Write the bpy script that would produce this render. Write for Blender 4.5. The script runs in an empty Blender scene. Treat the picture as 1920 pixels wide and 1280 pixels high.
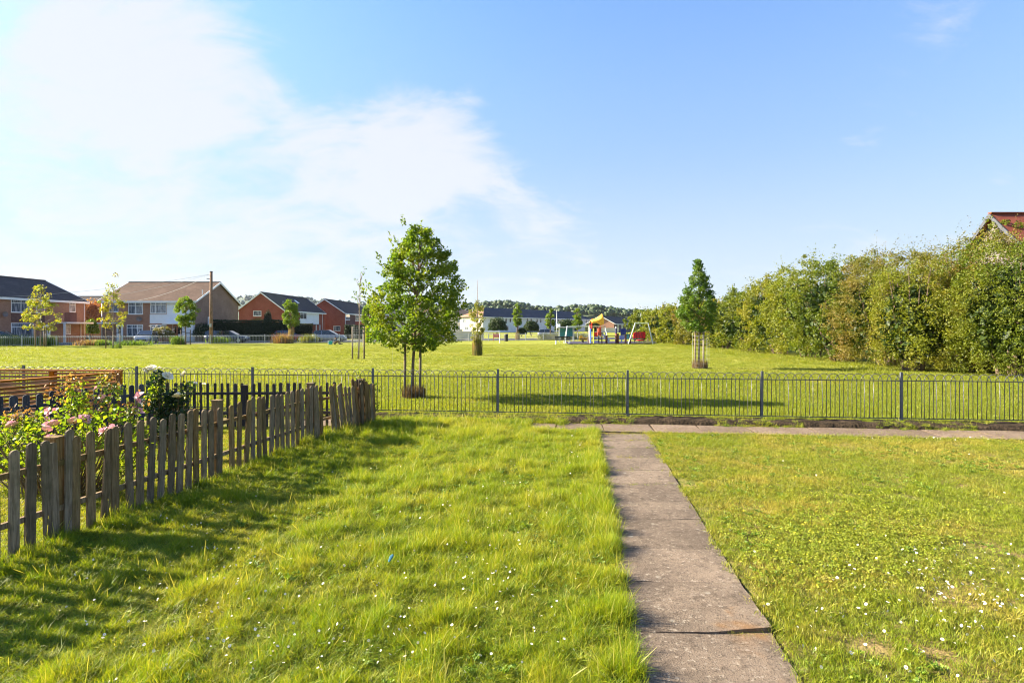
import bpy, math, random
import numpy as np
from mathutils import Vector, Matrix, Euler
R = math.radians
PI = math.pi
scene = bpy.context.scene
COL = scene.collection

# ------------------------------------------------------------------ camera, sky, sun, exposure
CAM_H, F, CX, HY = 1.95, 1100.0, 960.0, 612.0
cam = bpy.data.cameras.new('camera'); cam.sensor_width = 36; cam.lens = F / 1920 * 36
cam.shift_y = -(640 - HY) / 1920; cam.clip_start = 0.05; cam.clip_end = 6000
co = bpy.data.objects.new('camera', cam); COL.objects.link(co)
co.location = (0, 0, CAM_H); co.rotation_euler = (PI / 2, 0, 0); scene.camera = co

SUN_AZ, SUN_EL = R(-80), R(26.5)            # azimuth from +Y towards +X
sd = Vector((math.sin(SUN_AZ) * math.cos(SUN_EL), math.cos(SUN_AZ) * math.cos(SUN_EL), math.sin(SUN_EL)))
sun = bpy.data.lights.new('sun', 'SUN'); sun.energy = 5.0; sun.angle = R(0.53); sun.color = (1.0, .88, .66)
so = bpy.data.objects.new('sun', sun); COL.objects.link(so); so.rotation_euler = (-sd).to_track_quat('-Z', 'Y').to_euler()
scene.view_settings.view_transform = 'Standard'; scene.view_settings.look = 'None'
scene.view_settings.exposure = 2.2; scene.view_settings.gamma = 1; scene.view_settings.use_curve_mapping = False
scene.cycles.max_bounces = 6; scene.cycles.transparent_max_bounces = 8; scene.cycles.transmission_bounces = 4
scene.cycles.use_denoising = True; scene.cycles.filter_width = 1.1
scene.cycles.caustics_reflective = False; scene.cycles.caustics_refractive = False


class NT:
    """tiny helper to write node trees"""
    def __init__(s, tree): s.t = tree
    def n(s, typ, **kw):
        nd = s.t.nodes.new(typ)
        for k, v in kw.items(): setattr(nd, k, v)
        return nd
    def l(s, a, b): s.t.links.new(a, b)
    def put(s, sock, v):
        if isinstance(v, bpy.types.NodeSocket): s.l(v, sock)
        elif v is not None:
            if hasattr(sock.default_value, '__len__') and not hasattr(v, '__len__'): v = [v] * len(sock.default_value)
            if hasattr(sock.default_value, '__len__') and len(sock.default_value) == 4 and len(v) == 3: v = (*v, 1)
            sock.default_value = v
    def math(s, op, a, b=None, c=None, clamp=False):
        nd = s.n('ShaderNodeMath', operation=op, use_clamp=clamp)
        s.put(nd.inputs[0], a); s.put(nd.inputs[1], b); s.put(nd.inputs[2], c); return nd.outputs[0]
    def vmath(s, op, a, b=None, scale=None):
        nd = s.n('ShaderNodeVectorMath', operation=op)
        s.put(nd.inputs[0], a); s.put(nd.inputs[1], b)
        if scale is not None: s.put(nd.inputs['Scale'], scale)
        return nd.outputs['Value'] if op in ('DOT_PRODUCT', 'LENGTH', 'DISTANCE') else nd.outputs[0]
    def noise(s, vec, scale, detail=3, rough=.55, dist=0., dim='3D'):
        nd = s.n('ShaderNodeTexNoise', noise_dimensions=dim)
        s.put(nd.inputs['Vector'], vec); nd.inputs['Scale'].default_value = scale; nd.inputs['Detail'].default_value = detail
        nd.inputs['Roughness'].default_value = rough; nd.inputs['Distortion'].default_value = dist; return nd.outputs['Fac']
    def ramp(s, fac, lo, hi, a=0., b=1.):
        nd = s.n('ShaderNodeMapRange', clamp=True, interpolation_type='SMOOTHSTEP')
        s.put(nd.inputs[0], fac); nd.inputs[1].default_value = lo; nd.inputs[2].default_value = hi
        nd.inputs[3].default_value = a; nd.inputs[4].default_value = b; return nd.outputs[0]
    def mix(s, f, a, b, mode='MIX'):
        nd = s.n('ShaderNodeMix', data_type='RGBA', blend_type=mode)
        s.put(nd.inputs[0], f); s.put(nd.inputs[6], a); s.put(nd.inputs[7], b); return nd.outputs[2]
    def mapping(s, vec, scale=(1, 1, 1), rot=(0, 0, 0), loc=(0, 0, 0)):
        nd = s.n('ShaderNodeMapping'); s.put(nd.inputs['Vector'], vec)
        nd.inputs['Scale'].default_value = scale; nd.inputs['Rotation'].default_value = rot; nd.inputs['Location'].default_value = loc
        return nd.outputs[0]
    def bump(s, h, strength=.3, dist=.02):
        nd = s.n('ShaderNodeBump'); s.put(nd.inputs['Height'], h); nd.inputs['Strength'].default_value = strength
        nd.inputs['Distance'].default_value = dist; return nd.outputs[0]


# world: Nishita sky with thin summer cloud laid over it
world = bpy.data.worlds.new('World'); scene.world = world; world.use_nodes = True
W = NT(world.node_tree); bg = world.node_tree.nodes['Background']; bg.inputs[1].default_value = .0858
sky = W.n('ShaderNodeTexSky', sky_type='NISHITA', sun_disc=False)
sky.sun_elevation = SUN_EL; sky.sun_rotation = SUN_AZ; sky.altitude = 0; sky.air_density = 1.0; sky.dust_density = .8; sky.ozone_density = 1.6
d = W.n('ShaderNodeTexCoord').outputs['Generated']
sx = W.n('ShaderNodeSeparateXYZ'); W.l(d, sx.inputs[0])
up = sx.outputs[2]
q = W.math('DIVIDE', 1.0, W.math('ADD', W.math('MAXIMUM', up, 0.), .42))
cv = W.n('ShaderNodeCombineXYZ'); W.l(W.math('MULTIPLY', sx.outputs[0], q), cv.inputs[0]); W.l(W.math('MULTIPLY', sx.outputs[1], q), cv.inputs[1])
plane = cv.outputs[0]
wisp = W.noise(W.mapping(plane, (2.2, 3.2, 1), (0, 0, R(-22)), (.7, .2, 0)), 1.6, 9, .62, .9)
fine = W.noise(W.mapping(plane, (3.0, 7.0, 1), (0, 0, R(-40)), (3, 1, 0)), 2.6, 8, .66, .6)
def px_dir(px, py):
    v = Vector(((px - CX) / F, 1, (HY - py) / F)); return v.normalized()
def blob(px, py, rad, amp):
    v = W.vmath('DISTANCE', W.vmath('MULTIPLY', d, (1, 1, 1.25)), tuple(a * b for a, b in zip(px_dir(px, py), (1, 1, 1.25))))
    return W.math('MULTIPLY', W.ramp(v, 0., rad, 1., 0.), amp)
bias = None
for b in [(120, 100, .38, .33), (330, 60, .22, .20), (500, 150, .16, .22), (300, 230, .25, .2), (760, 270, .22, .46), (880, 220, .12, .22), (860, 340, .2, .22), (1020, 400, .17, .26), (640, 380, .25, .22), (300, 480, .5, .20),
          (1000, 90, .30, -.40), (1400, 250, .45, -.32), (640, 40, .22, -.40), (1800, 100, .3, -.10), (100, 330, .16, -.16), (1750, 70, .16, .26), (1640, 220, .16, .22), (1440, 10, .1, .2)]:
    v = blob(*b); bias = v if bias is None else W.math('ADD', bias, v)
low = W.ramp(up, .0, .26, .22, 0.)
cm = W.math('ADD', W.math('ADD', W.math('MULTIPLY', wisp, 1.25), W.math('MULTIPLY', fine, .50)), W.math('ADD', bias, low))
mask = W.ramp(cm, .90, 1.42, 0., 1.)
cloudcol = W.mix(W.ramp(up, .02, .4), (2.18, 2.34, 2.52), (2.22, 2.30, 2.46))
skyc = W.vmath('MULTIPLY', sky.outputs[0], (.62, .79, 1.0))
skyc = W.vmath('SCALE', skyc, scale=W.ramp(up, -.05, .55, .40, .90))
hz = W.math('ADD', W.ramp(up, -.02, .60, .52, 0.), W.ramp(up, .0, .30, .44, 0.))
skyc = W.mix(hz, skyc, (1.88, 2.20, 2.54))
res = W.mix(W.math('MULTIPLY', mask, .92), skyc, cloudcol)
W.l(res, bg.inputs[0])


# ------------------------------------------------------------------ materials
MATS = {}
def newmat(name):
    m = bpy.data.materials.new(name); m.use_nodes = True
    t = NT(m.node_tree); bs = m.node_tree.nodes['Principled BSDF']; MATS[name] = m
    return m, t, bs
def objco(t): return t.n('ShaderNodeTexCoord').outputs['Object']
def wpos(t): return t.n('ShaderNodeNewGeometry').outputs['Position']

def plain(name, col, rough=.6, metal=0., var=.18, scale=6., bump=.0, col2=None, coat=0.):
    m, t, b = newmat(name); v = objco(t)
    n = t.noise(v, scale, 5, .6); c2 = col2 or tuple(c * (1 - var) for c in col); c1 = tuple(min(1, c * (1 + var * .5)) for c in col)
    t.put(b.inputs['Base Color'], t.mix(t.ramp(n, .35, .68), c1, c2)); b.inputs['Roughness'].default_value = rough; b.inputs['Metallic'].default_value = metal
    b.inputs['Coat Weight'].default_value = coat
    if rough >= .8: b.inputs['Specular IOR Level'].default_value = .15
    if bump: t.l(t.bump(t.noise(v, scale * 6, 4), bump, .01), b.inputs['Normal'])
    return m

def wood(name, ca, cb, cc, stretch=(14, 14, 1.1), bump=.6, per=True, rough=.85):
    m, t, b = newmat(name); v = objco(t)
    rnd = t.n('ShaderNodeObjectInfo').outputs['Random']
    off = t.n('ShaderNodeCombineXYZ'); t.l(t.math('MULTIPLY', rnd, 40.), off.inputs[2]); t.l(t.math('MULTIPLY', rnd, 17.), off.inputs[0])
    v = t.vmath('ADD', v, off.outputs[0])
    g = t.noise(t.mapping(v, stretch), 4.0, 6, .65, .6); big = t.noise(v, 3.5, 4, .6); cr = t.noise(t.mapping(v, (stretch[0] * 2.2, stretch[1] * 2.2, stretch[2] * .8)), 6, 4, .7)
    c = t.mix(t.ramp(g, .36, .62), ca, cb); c = t.mix(t.ramp(big, .45, .7, 0, .75), c, cc)
    c = t.mix(t.ramp(cr, .60, .68, 0, .8), c, tuple(x * .25 for x in ca))
    if per:
        hs = t.n('ShaderNodeHueSaturation'); t.l(c, hs.inputs['Color']); t.l(t.math('MULTIPLY_ADD', rnd, .6, .68), hs.inputs['Value']); t.l(t.math('MULTIPLY_ADD', t.math('FRACT', t.math('MULTIPLY', rnd, 7.3)), .5, .75), hs.inputs['Saturation']); c = hs.outputs[0]
    t.put(b.inputs['Base Color'], c); b.inputs['Roughness'].default_value = rough; b.inputs['Specular IOR Level'].default_value = .15
    t.l(t.bump(g, bump, .006), b.inputs['Normal']); return m

def leafmat(name, a, b_, c, trans=.45, rough=.5, patch=1.2):
    """leaf colours vary leaf by leaf (attribute r) and in drifts"""
    m, t, b = newmat(name); r = t.n('ShaderNodeAttribute', attribute_name='r').outputs['Fac']
    n = t.noise(wpos(t), patch, 3, .6)
    col = t.mix(t.ramp(r, 0, 1), a, b_); col = t.mix(t.ramp(n, .42, .68, 0, .85), col, c)
    t.put(b.inputs['Base Color'], col); b.inputs['Roughness'].default_value = rough; b.inputs['Specular IOR Level'].default_value = .35
    tr = t.n('ShaderNodeBsdfTranslucent'); t.l(t.mix(1., col, (1.35, 1.35, .5), 'MULTIPLY'), tr.inputs[0])
    ms = t.n('ShaderNodeMixShader'); ms.inputs[0].default_value = trans
    t.l(b.outputs[0], ms.inputs[1]); t.l(tr.outputs[0], ms.inputs[2]); t.l(ms.outputs[0], m.node_tree.nodes['Material Output'].inputs[0]); return m

def grassmat(name, a, b_, dry, base, trans=.5, p1=.45, p2=2.2, drylo=.5, dryhi=.72):
    m, t, b = newmat(name)
    r = t.n('ShaderNodeAttribute', attribute_name='r').outputs['Fac']; h = t.n('ShaderNodeAttribute', attribute_name='h').outputs['Fac']
    rnd = t.n('ShaderNodeObjectInfo').outputs['Random']; p = wpos(t)
    n1 = t.noise(p, p1, 3, .6); n2 = t.noise(p, p2, 3, .6)
    c = t.mix(t.ramp(t.math('ADD', t.math('MULTIPLY', r, .55), t.math('MULTIPLY', rnd, .45)), .15, .85), a, b_)
    dr = t.math('ADD', t.math('MULTIPLY', n1, .5), t.math('ADD', t.math('MULTIPLY', n2, .38), t.math('MULTIPLY', r, .14)))
    c = t.mix(t.ramp(dr, drylo, dryhi, 0, .85), c, dry)
    c = t.mix(t.ramp(r, .95, .98, 0, .6), c, (.36, .31, .12))
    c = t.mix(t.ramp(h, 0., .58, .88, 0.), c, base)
    t.put(b.inputs['Base Color'], c); b.inputs['Roughness'].default_value = .5; b.inputs['Specular IOR Level'].default_value = .3
    tr = t.n('ShaderNodeBsdfTranslucent'); t.l(t.mix(1., c, (1.35, 1.3, .45), 'MULTIPLY'), tr.inputs[0])
    ms = t.n('ShaderNodeMixShader'); ms.inputs[0].default_value = trans
    t.l(b.outputs[0], ms.inputs[1]); t.l(tr.outputs[0], ms.inputs[2]); t.l(ms.outputs[0], m.node_tree.nodes['Material Output'].inputs[0]); return m

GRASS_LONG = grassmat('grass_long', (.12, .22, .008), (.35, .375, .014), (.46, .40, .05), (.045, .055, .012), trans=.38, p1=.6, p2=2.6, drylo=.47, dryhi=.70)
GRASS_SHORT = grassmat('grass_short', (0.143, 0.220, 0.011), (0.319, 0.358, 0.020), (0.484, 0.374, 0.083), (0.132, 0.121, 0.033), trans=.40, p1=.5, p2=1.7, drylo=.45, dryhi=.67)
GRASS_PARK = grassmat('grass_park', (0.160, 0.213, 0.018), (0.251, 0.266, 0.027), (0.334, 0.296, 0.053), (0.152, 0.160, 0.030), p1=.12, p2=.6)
SEED = plain('grass_seed_heads', (.42, .34, .18), .8)
WEED = leafmat('weed_leaves', (.08, .15, .018), (.17, .24, .03), (.05, .10, .015), .4)

# ground
m, t, b = newmat('park_turf'); p = wpos(t)
n1 = t.noise(t.mapping(p, (.5, 1, 1)), .16, 5, .62); n2 = t.noise(t.mapping(p, (.55, 1.3, 1)), .9, 5, .66); n3 = t.noise(p, 16, 5, .7); n4 = t.noise(t.mapping(p, (.45, 1, 1)), 3.2, 4, .65)
c = t.mix(t.ramp(n1, .36, .66), (0.244, 0.274, 0.031), (0.333, 0.318, 0.056)); c = t.mix(t.ramp(n2, .50, .70, 0, .8), c, (0.185, 0.229, 0.025))
c = t.mix(t.ramp(n4, .54, .68, 0, .75), c, (0.074, 0.104, 0.015))
c = t.mix(t.ramp(n3, .42, .66, .0, .55), c, (0.067, 0.089, 0.013)); c = t.mix(t.ramp(t.noise(t.mapping(p, (.3, 1, 1)), .45, 4, .6), .58, .72, 0, .6), c, (0.385, 0.333, 0.104))
t.put(b.inputs['Base Color'], c); b.inputs['Roughness'].default_value = .95; b.inputs['Specular IOR Level'].default_value = .1
t.l(t.bump(t.math('ADD', n3, t.math('MULTIPLY', n4, 2.)), .9, .08), b.inputs['Normal']); TURF = m
m, t, b = newmat('lawn_soil'); p = wpos(t)
c = t.mix(t.ramp(t.noise(p, 9, 5, .7), .4, .65), (.10, .11, .02), (.20, .175, .05)); c = t.mix(t.ramp(t.noise(p, 1.3, 4), .5, .66), c, (.24, .17, .07))
t.put(b.inputs['Base Color'], c); b.inputs['Specular IOR Level'].default_value = .1; b.inputs['Roughness'].default_value = 1.; t.l(t.bump(t.noise(p, 40, 4), .8, .02), b.inputs['Normal']); LAWN = m
m, t, b = newmat('dark_soil'); p = wpos(t)
c = t.mix(t.ramp(t.noise(p, 7, 6, .7), .4, .65), (.028, .021, .014), (.065, .046, .030)); t.put(b.inputs['Base Color'], c); b.inputs['Roughness'].default_value = 1.; b.inputs['Specular IOR Level'].default_value = .05
t.l(t.bump(t.noise(p, 22, 5), 1., .04), b.inputs['Normal']); SOIL = m

def concrete(name, ca, cb, spot):
    m, t, b = newmat(name); p = wpos(t); rnd = t.n('ShaderNodeObjectInfo').outputs['Random']
    n1 = t.noise(p, 1.6, 5, .6); n2 = t.noise(p, 14, 6, .7); n3 = t.noise(p, 85, 3, .8); n4 = t.noise(p, 26, 5, .75)
    c = t.mix(t.ramp(n1, .35, .68), ca, cb); c = t.mix(t.ramp(n2, .48, .66, 0, .7), c, tuple(x * .55 for x in ca)); c = t.mix(t.ramp(n3, .54, .62, 0, .8), c, tuple(x * .3 for x in ca))
    c = t.mix(t.ramp(n4, .56, .66, 0, .75), c, (.33, .28, .22)); c = t.mix(t.ramp(n3, .30, .40, .55, 0), c, (.38, .33, .26))
    vo = t.n('ShaderNodeTexVoronoi'); t.l(p, vo.inputs['Vector']); vo.inputs['Scale'].default_value = 5.5
    rim = t.ramp(vo.outputs['Distance'], .09, .16, .75, 0); rim = t.math('MULTIPLY', rim, t.ramp(t.noise(p, 2.2, 3), .50, .62))
    c = t.mix(rim, c, (.34, .31, .25)); c = t.mix(t.ramp(t.noise(p, .9, 4, .7, .5), .60, .74, 0, .7), c, spot)
    hs = t.n('ShaderNodeHueSaturation'); t.l(c, hs.inputs['Color']); t.l(t.math('MULTIPLY_ADD', rnd, .28, .86), hs.inputs['Value'])
    t.put(b.inputs['Base Color'], hs.outputs[0]); b.inputs['Roughness'].default_value = .92; b.inputs['Specular IOR Level'].default_value = .15
    t.l(t.bump(t.math('ADD', n3, t.math('MULTIPLY', n2, 1.3)), .9, .008), b.inputs['Normal']); return m
SLAB = concrete('weathered_concrete', (.135, .102, .076), (.205, .155, .115), (.22, .115, .045))
SLAB2 = concrete('cross_path_concrete', (.15, .105, .075), (.205, .15, .108), (.20, .15, .07))
ASPH = plain('asphalt', (.075, .075, .08), .9, var=.2, scale=2., bump=.3)
RUBBER = plain('rubber_surface', (.055, .05, .075), .9, scale=1.)

PICKET = wood('weathered_picket_wood', (.13, .084, .044), (.24, .168, .095), (.10, .084, .038))
SLATE = wood('slate_painted_wood', (.040, .044, .056), (.064, .068, .082), (.028, .03, .036), bump=.3)
DARKW = wood('dark_brown_picket_wood', (.050, .044, .045), (.080, .068, .064), (.035, .032, .034), bump=.4)
CEDAR = wood('orange_cedar', (0.304, 0.132, 0.050), (0.396, 0.191, 0.079), (0.238, 0.099, 0.040), stretch=(2, 14, 14), bump=.3)
CEDARP = wood('orange_cedar_post', (0.264, 0.112, 0.040), (0.343, 0.165, 0.066), (0.211, 0.086, 0.033), bump=.3)
STAKE = wood('stake_wood', (0.158, 0.119, 0.079), (0.224, 0.172, 0.119), (0.119, 0.092, 0.066))
BARK = plain('tree_bark', (.17, .125, .09), .9, var=.4, scale=14., bump=.6)
BARKP = plain('pale_bark', (.33, .26, .22), .9, var=.3, scale=12., bump=.4)
POLE = wood('pole_wood', (.17, .10, .065), (.24, .15, .10), (.12, .08, .05), stretch=(8, 8, .6))
METAL = plain('painted_railing_metal', (.085, .085, .088), .38, var=.3, scale=20., coat=.2, bump=.1)
GALV = plain('galvanised_steel', (.42, .44, .44), .45, .5, scale=8.)
POSTM = plain('slate_post_paint', (.10, .105, .125), .45, var=.25, scale=14., coat=.1)
BLACK = plain('black_rubber', (.015, .015, .017), .6)
DRY = leafmat('dry_brown_grass', (.11, .065, .035), (.19, .125, .06), (.07, .045, .022), .3)
IVYREED = leafmat('ivy_and_reeds', (.28, .20, .10), (.35, .25, .12), (.16, .19, .03), .3)

LEAF = {
    'maple': leafmat('maple_leaves', (0.077, 0.149, 0.011), (0.153, 0.221, 0.014), (0.226, 0.253, 0.018), .5),
    'dark': leafmat('dark_green_leaves', (0.046, 0.107, 0.013), (0.092, 0.169, 0.016), (0.144, 0.205, 0.020), .42),
    'lime': leafmat('lime_leaves', (0.164, 0.213, 0.016), (0.279, 0.279, 0.029), (0.295, 0.221, 0.025), .5),
    'mid': leafmat('mid_green_leaves', (0.088, 0.164, 0.014), (0.164, 0.236, 0.020), (0.205, 0.266, 0.026), .45),
    'hedge': leafmat('hedge_leaves', (0.124, 0.157, 0.010), (0.207, 0.222, 0.014), (0.248, 0.222, 0.024), .4, patch=.45),
    'hedge_brown': leafmat('hedge_brown_leaves', (0.118, 0.127, 0.013), (0.188, 0.168, 0.025), (0.221, 0.143, 0.039), .38, patch=.4),
    'hedge_green': leafmat('hedge_green_leaves', (0.072, 0.113, 0.008), (0.134, 0.169, 0.011), (0.164, 0.177, 0.014), .4, patch=.5),
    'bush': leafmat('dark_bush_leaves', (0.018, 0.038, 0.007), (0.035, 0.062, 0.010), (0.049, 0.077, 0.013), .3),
    'privet': leafmat('privet_leaves', (0.015, 0.032, 0.012), (0.028, 0.049, 0.015), (0.021, 0.038, 0.013), .25),
    'conifer': leafmat('conifer_leaves', (0.021, 0.032, 0.011), (0.035, 0.042, 0.013), (0.021, 0.035, 0.013), .2),
    'gold': leafmat('golden_shrub_leaves', (0.209, 0.182, 0.042), (0.265, 0.223, 0.069), (0.175, 0.175, 0.042), .4),
    'copper': leafmat('copper_leaves', (0.419, 0.156, 0.053), (0.522, 0.229, 0.104), (0.377, 0.177, 0.104), .4),
    'rose': leafmat('rose_leaves', (0.115, 0.198, 0.012), (0.251, 0.292, 0.019), (0.074, 0.115, 0.019), .55, patch=3.),
    'rosedark': leafmat('dark_rose_leaves', (0.018, 0.042, 0.018), (0.036, 0.074, 0.019), (0.019, 0.053, 0.019), .3, patch=3.),
    'bronze': leafmat('bronze_young_leaves', (0.229, 0.104, 0.053), (0.314, 0.168, 0.074), (0.210, 0.177, 0.053), .45, patch=3.),
    'weed': WEED,
    'clover': leafmat('clover_leaves', (0.207, 0.264, 0.018), (0.320, 0.339, 0.038), (0.244, 0.301, 0.028), .4),
    'lawnweed': leafmat('lawn_weed_leaves', (0.126, 0.220, 0.019), (0.210, 0.292, 0.032), (0.104, 0.177, 0.019), .3),
    'red_weed': leafmat('reddish_seed_weeds', (0.223, 0.120, 0.069), (0.283, 0.164, 0.093), (0.154, 0.164, 0.035), .4),
    'tuft': leafmat('yellow_green_tufts', (0.223, 0.231, 0.035), (0.291, 0.283, 0.051), (0.146, 0.171, 0.027), .4),
    'far': leafmat('far_wood_leaves', (0.024, 0.050, 0.017), (0.045, 0.072, 0.019), (0.058, 0.086, 0.024), .2, patch=.05),
    'far2': leafmat('haze_tinted_wood_leaves', (0.058, 0.093, 0.081), (0.076, 0.111, 0.088), (0.065, 0.093, 0.088), .1, patch=.02),  # bluish tint of distance haze put into the leaf colours
}


# ------------------------------------------------------------------ mesh helpers
class MB:
    def __init__(s): s.v = []; s.f = []; s.r = []
    def add(s, vs, fs):
        o = len(s.v); s.v += [tuple(v) for v in vs]; s.f += [tuple(i + o for i in f) for f in fs]; return s
    def box(s, x0, y0, z0, x1, y1, z1, m=None):
        vs = [Vector(p) for p in [(x0, y0, z0), (x1, y0, z0), (x1, y1, z0), (x0, y1, z0), (x0, y0, z1), (x1, y0, z1), (x1, y1, z1), (x0, y1, z1)]]
        if m is not None: vs = [m @ v for v in vs]
        return s.add(vs, [(0, 3, 2, 1), (4, 5, 6, 7), (0, 1, 5, 4), (1, 2, 6, 5), (2, 3, 7, 6), (3, 0, 4, 7)])
    def bar(s, a, b, w, h=None):
        """box bar from a to b"""
        a = Vector(a); b = Vector(b); h = h or w; d_ = (b - a); L = d_.length
        q_ = d_.to_track_quat('Z', 'Y').to_matrix().to_4x4(); q_.translation = a
        return s.box(-w / 2, -h / 2, 0, w / 2, h / 2, L, q_)
    def tube(s, pts, rad, n=6, cap=True):
        pts = [Vector(p) for p in pts]; o = len(s.v); k = len(pts)
        rs = rad if hasattr(rad, '__len__') else [rad] * k
        ref = None
        for i, p in enumerate(pts):
            dd = (pts[min(i + 1, k - 1)] - pts[max(i - 1, 0)]).normalized()
            if ref is None: ref = dd.orthogonal().normalized()
            ref = (ref - dd * ref.dot(dd)).normalized(); bi = dd.cross(ref)
            for j in range(n):
                a = 2 * PI * j / n; s.v.append(tuple(p + (ref * math.cos(a) + bi * math.sin(a)) * rs[i]))
        for i in range(k - 1):
            for j in range(n):
                a = o + i * n + j; b = o + i * n + (j + 1) % n; s.f.append((a, b, b + n, a + n))
        if cap:
            s.f.append(tuple(o + j for j in reversed(range(n)))); s.f.append(tuple(o + (k - 1) * n + j for j in range(n)))
        return s
    def prism(s, poly, y0, y1, m=None):
        """polygon in XZ extruded along Y"""
        n = len(poly); vs = [Vector((x, y0, z)) for x, z in poly] + [Vector((x, y1, z)) for x, z in poly]
        if m is not None: vs = [m @ v for v in vs]
        return s.add(vs, [tuple(range(n)), tuple(range(2 * n - 1, n - 1, -1))] + [(i, i + n, (i + 1) % n + n, (i + 1) % n) for i in range(n)])
    def mesh(s, name, mat, smooth=False):
        me = bpy.data.meshes.new(name); me.from_pydata(s.v, [], s.f); me.materials.append(mat); me.update()
        if smooth: me.polygons.foreach_set('use_smooth', [True] * len(me.polygons))
        return me
    def obj(s, name, mat, parent=None, smooth=False, bevel=0.):
        o = link(name, s.mesh(name, mat, smooth), parent)
        if bevel:
            bm = o.modifiers.new('edge', 'BEVEL'); bm.width = bevel; bm.segments = 1; bm.limit_method = 'ANGLE'
        return o

def link(name, data, parent=None, loc=None, rot=None):
    o = bpy.data.objects.new(name, data); COL.objects.link(o)
    if parent is not None: o.parent = parent
    if loc is not None: o.location = loc
    if rot is not None: o.rotation_euler = rot
    return o
def tag(o, label=None, cat=None, group=None, kind=None):
    if label: o['label'] = label
    if cat: o['category'] = cat
    if group: o['group'] = group
    if kind: o['kind'] = kind
    return o
def empty(name, loc=(0, 0, 0), rz=0., label=None, cat=None, group=None, kind=None):
    o = link(name, None, None, loc, (0, 0, rz)); o.empty_display_size = .2
    return tag(o, label, cat, group, kind)

def P(px, py, Y): return Vector(((px - CX) / F * Y, Y, CAM_H + (HY - py) / F * Y))
def XA(px, Y): return (px - CX) / F * Y
def GY(py): return CAM_H * F / (py - HY)
def RY(X): return 12.6 - .1109 * X                    # near railing line
def FY(X): return 59.6 + .456 * (X + 46.2)            # far railing line
def path_r(Y): return 1.591 + (Y - 3.211) * .1167       # right edge of the garden path

# value noise for placing plants
_rs = np.random.RandomState(7); _lat = _rs.rand(256, 256)
def vnoise(x, y, s):
    x = np.asarray(x) * s + 91.3; y = np.asarray(y) * s + 37.7
    xi = np.floor(x).astype(int); yi = np.floor(y).astype(int); fx = x - xi; fy = y - yi
    fx = fx * fx * (3 - 2 * fx); fy = fy * fy * (3 - 2 * fy)
    g = lambda a, b: _lat[a % 256, b % 256]
    return (g(xi, yi) * (1 - fx) + g(xi + 1, yi) * fx) * (1 - fy) + (g(xi, yi + 1) * (1 - fx) + g(xi + 1, yi + 1) * fx) * fy

def np_mesh(name, V, Fc, mat, attrs=None, smooth=False):
    """V (n,3), Fc (m,k) -> mesh"""
    me = bpy.data.meshes.new(name); n, (mf, k) = len(V), Fc.shape
    me.vertices.add(n); me.vertices.foreach_set('co', np.ascontiguousarray(V, dtype=np.float32).ravel())
    me.loops.add(mf * k); me.loops.foreach_set('vertex_index', Fc.astype(np.int32).ravel())
    me.polygons.add(mf); me.polygons.foreach_set('loop_start', np.arange(0, mf * k, k, dtype=np.int32)); me.polygons.foreach_set('loop_total', np.full(mf, k, dtype=np.int32))
    for an, av in (attrs or {}).items():
        a = me.attributes.new(an, 'FLOAT', 'POINT'); a.data.foreach_set('value', np.ascontiguousarray(av, dtype=np.float32))
    me.materials.append(mat); me.update(calc_edges=True)
    if smooth: me.polygons.foreach_set('use_smooth', [True] * mf)
    return me

def leaves(name, C, size, mat, seed=0, up=.35, aspect=.62, out=None):
    """one bent rhombic leaf per centre; size scalar or array"""
    rs = np.random.RandomState(seed); n = len(C); C = np.asarray(C, float)
    nrm = rs.normal(size=(n, 3)); nrm /= np.linalg.norm(nrm, axis=1)[:, None]
    if out is not None: nrm = nrm * .8 + out * .7
    nrm[:, 2] += up; nrm /= np.linalg.norm(nrm, axis=1)[:, None]
    a = rs.normal(size=(n, 3)); a[:, 2] -= .4; a -= nrm * (a * nrm).sum(1)[:, None]; a /= np.linalg.norm(a, axis=1)[:, None]; bb = np.cross(nrm, a)
    s = (np.ones(n) * size * rs.uniform(.5, 1.35, n))[:, None]
    V = np.stack([C - a * s * .5, C + bb * s * aspect * .5 + nrm * s * .10, C + a * s * .5 - nrm * s * .12, C - bb * s * aspect * .5 + nrm * s * .10], 1).reshape(-1, 3)
    i = np.arange(n) * 4; Fc = np.concatenate([np.stack([i, i + 1, i + 2], 1), np.stack([i, i + 2, i + 3], 1)])
    return np_mesh(name, V, Fc, mat, {'r': np.repeat(rs.rand(n), 4)})

def clump_points(centres, radii, per, seed, flat=.8):
    rs = np.random.RandomState(seed); out = []
    for c_, r_ in zip(centres, radii):
        k = max(3, int(per * rs.uniform(.6, 1.4))); v = rs.normal(size=(k, 3)); v /= np.linalg.norm(v, axis=1)[:, None] + 1e-6
        rr = r_ * rs.uniform(.25, 1.0, (k, 1)) ** .6; q_ = v * rr; q_[:, 2] *= flat; out.append(np.asarray(c_) + q_)
    return np.concatenate(out)

# ------------------------------------------------------------------ SETTING: ground, paths, road
def sheet(name, pts, z, mat, div=None, kind='structure', thick=None):
    mb = MB(); mb.add([(x, y, z) for x, y in pts], [tuple(range(len(pts)))])
    o = mb.obj(name, mat); tag(o, kind=kind); return o
sheet('ground', [(-2500, -200), (2500, -200), (2500, 2600), (-2500, 2600)], -.012, TURF)
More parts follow.
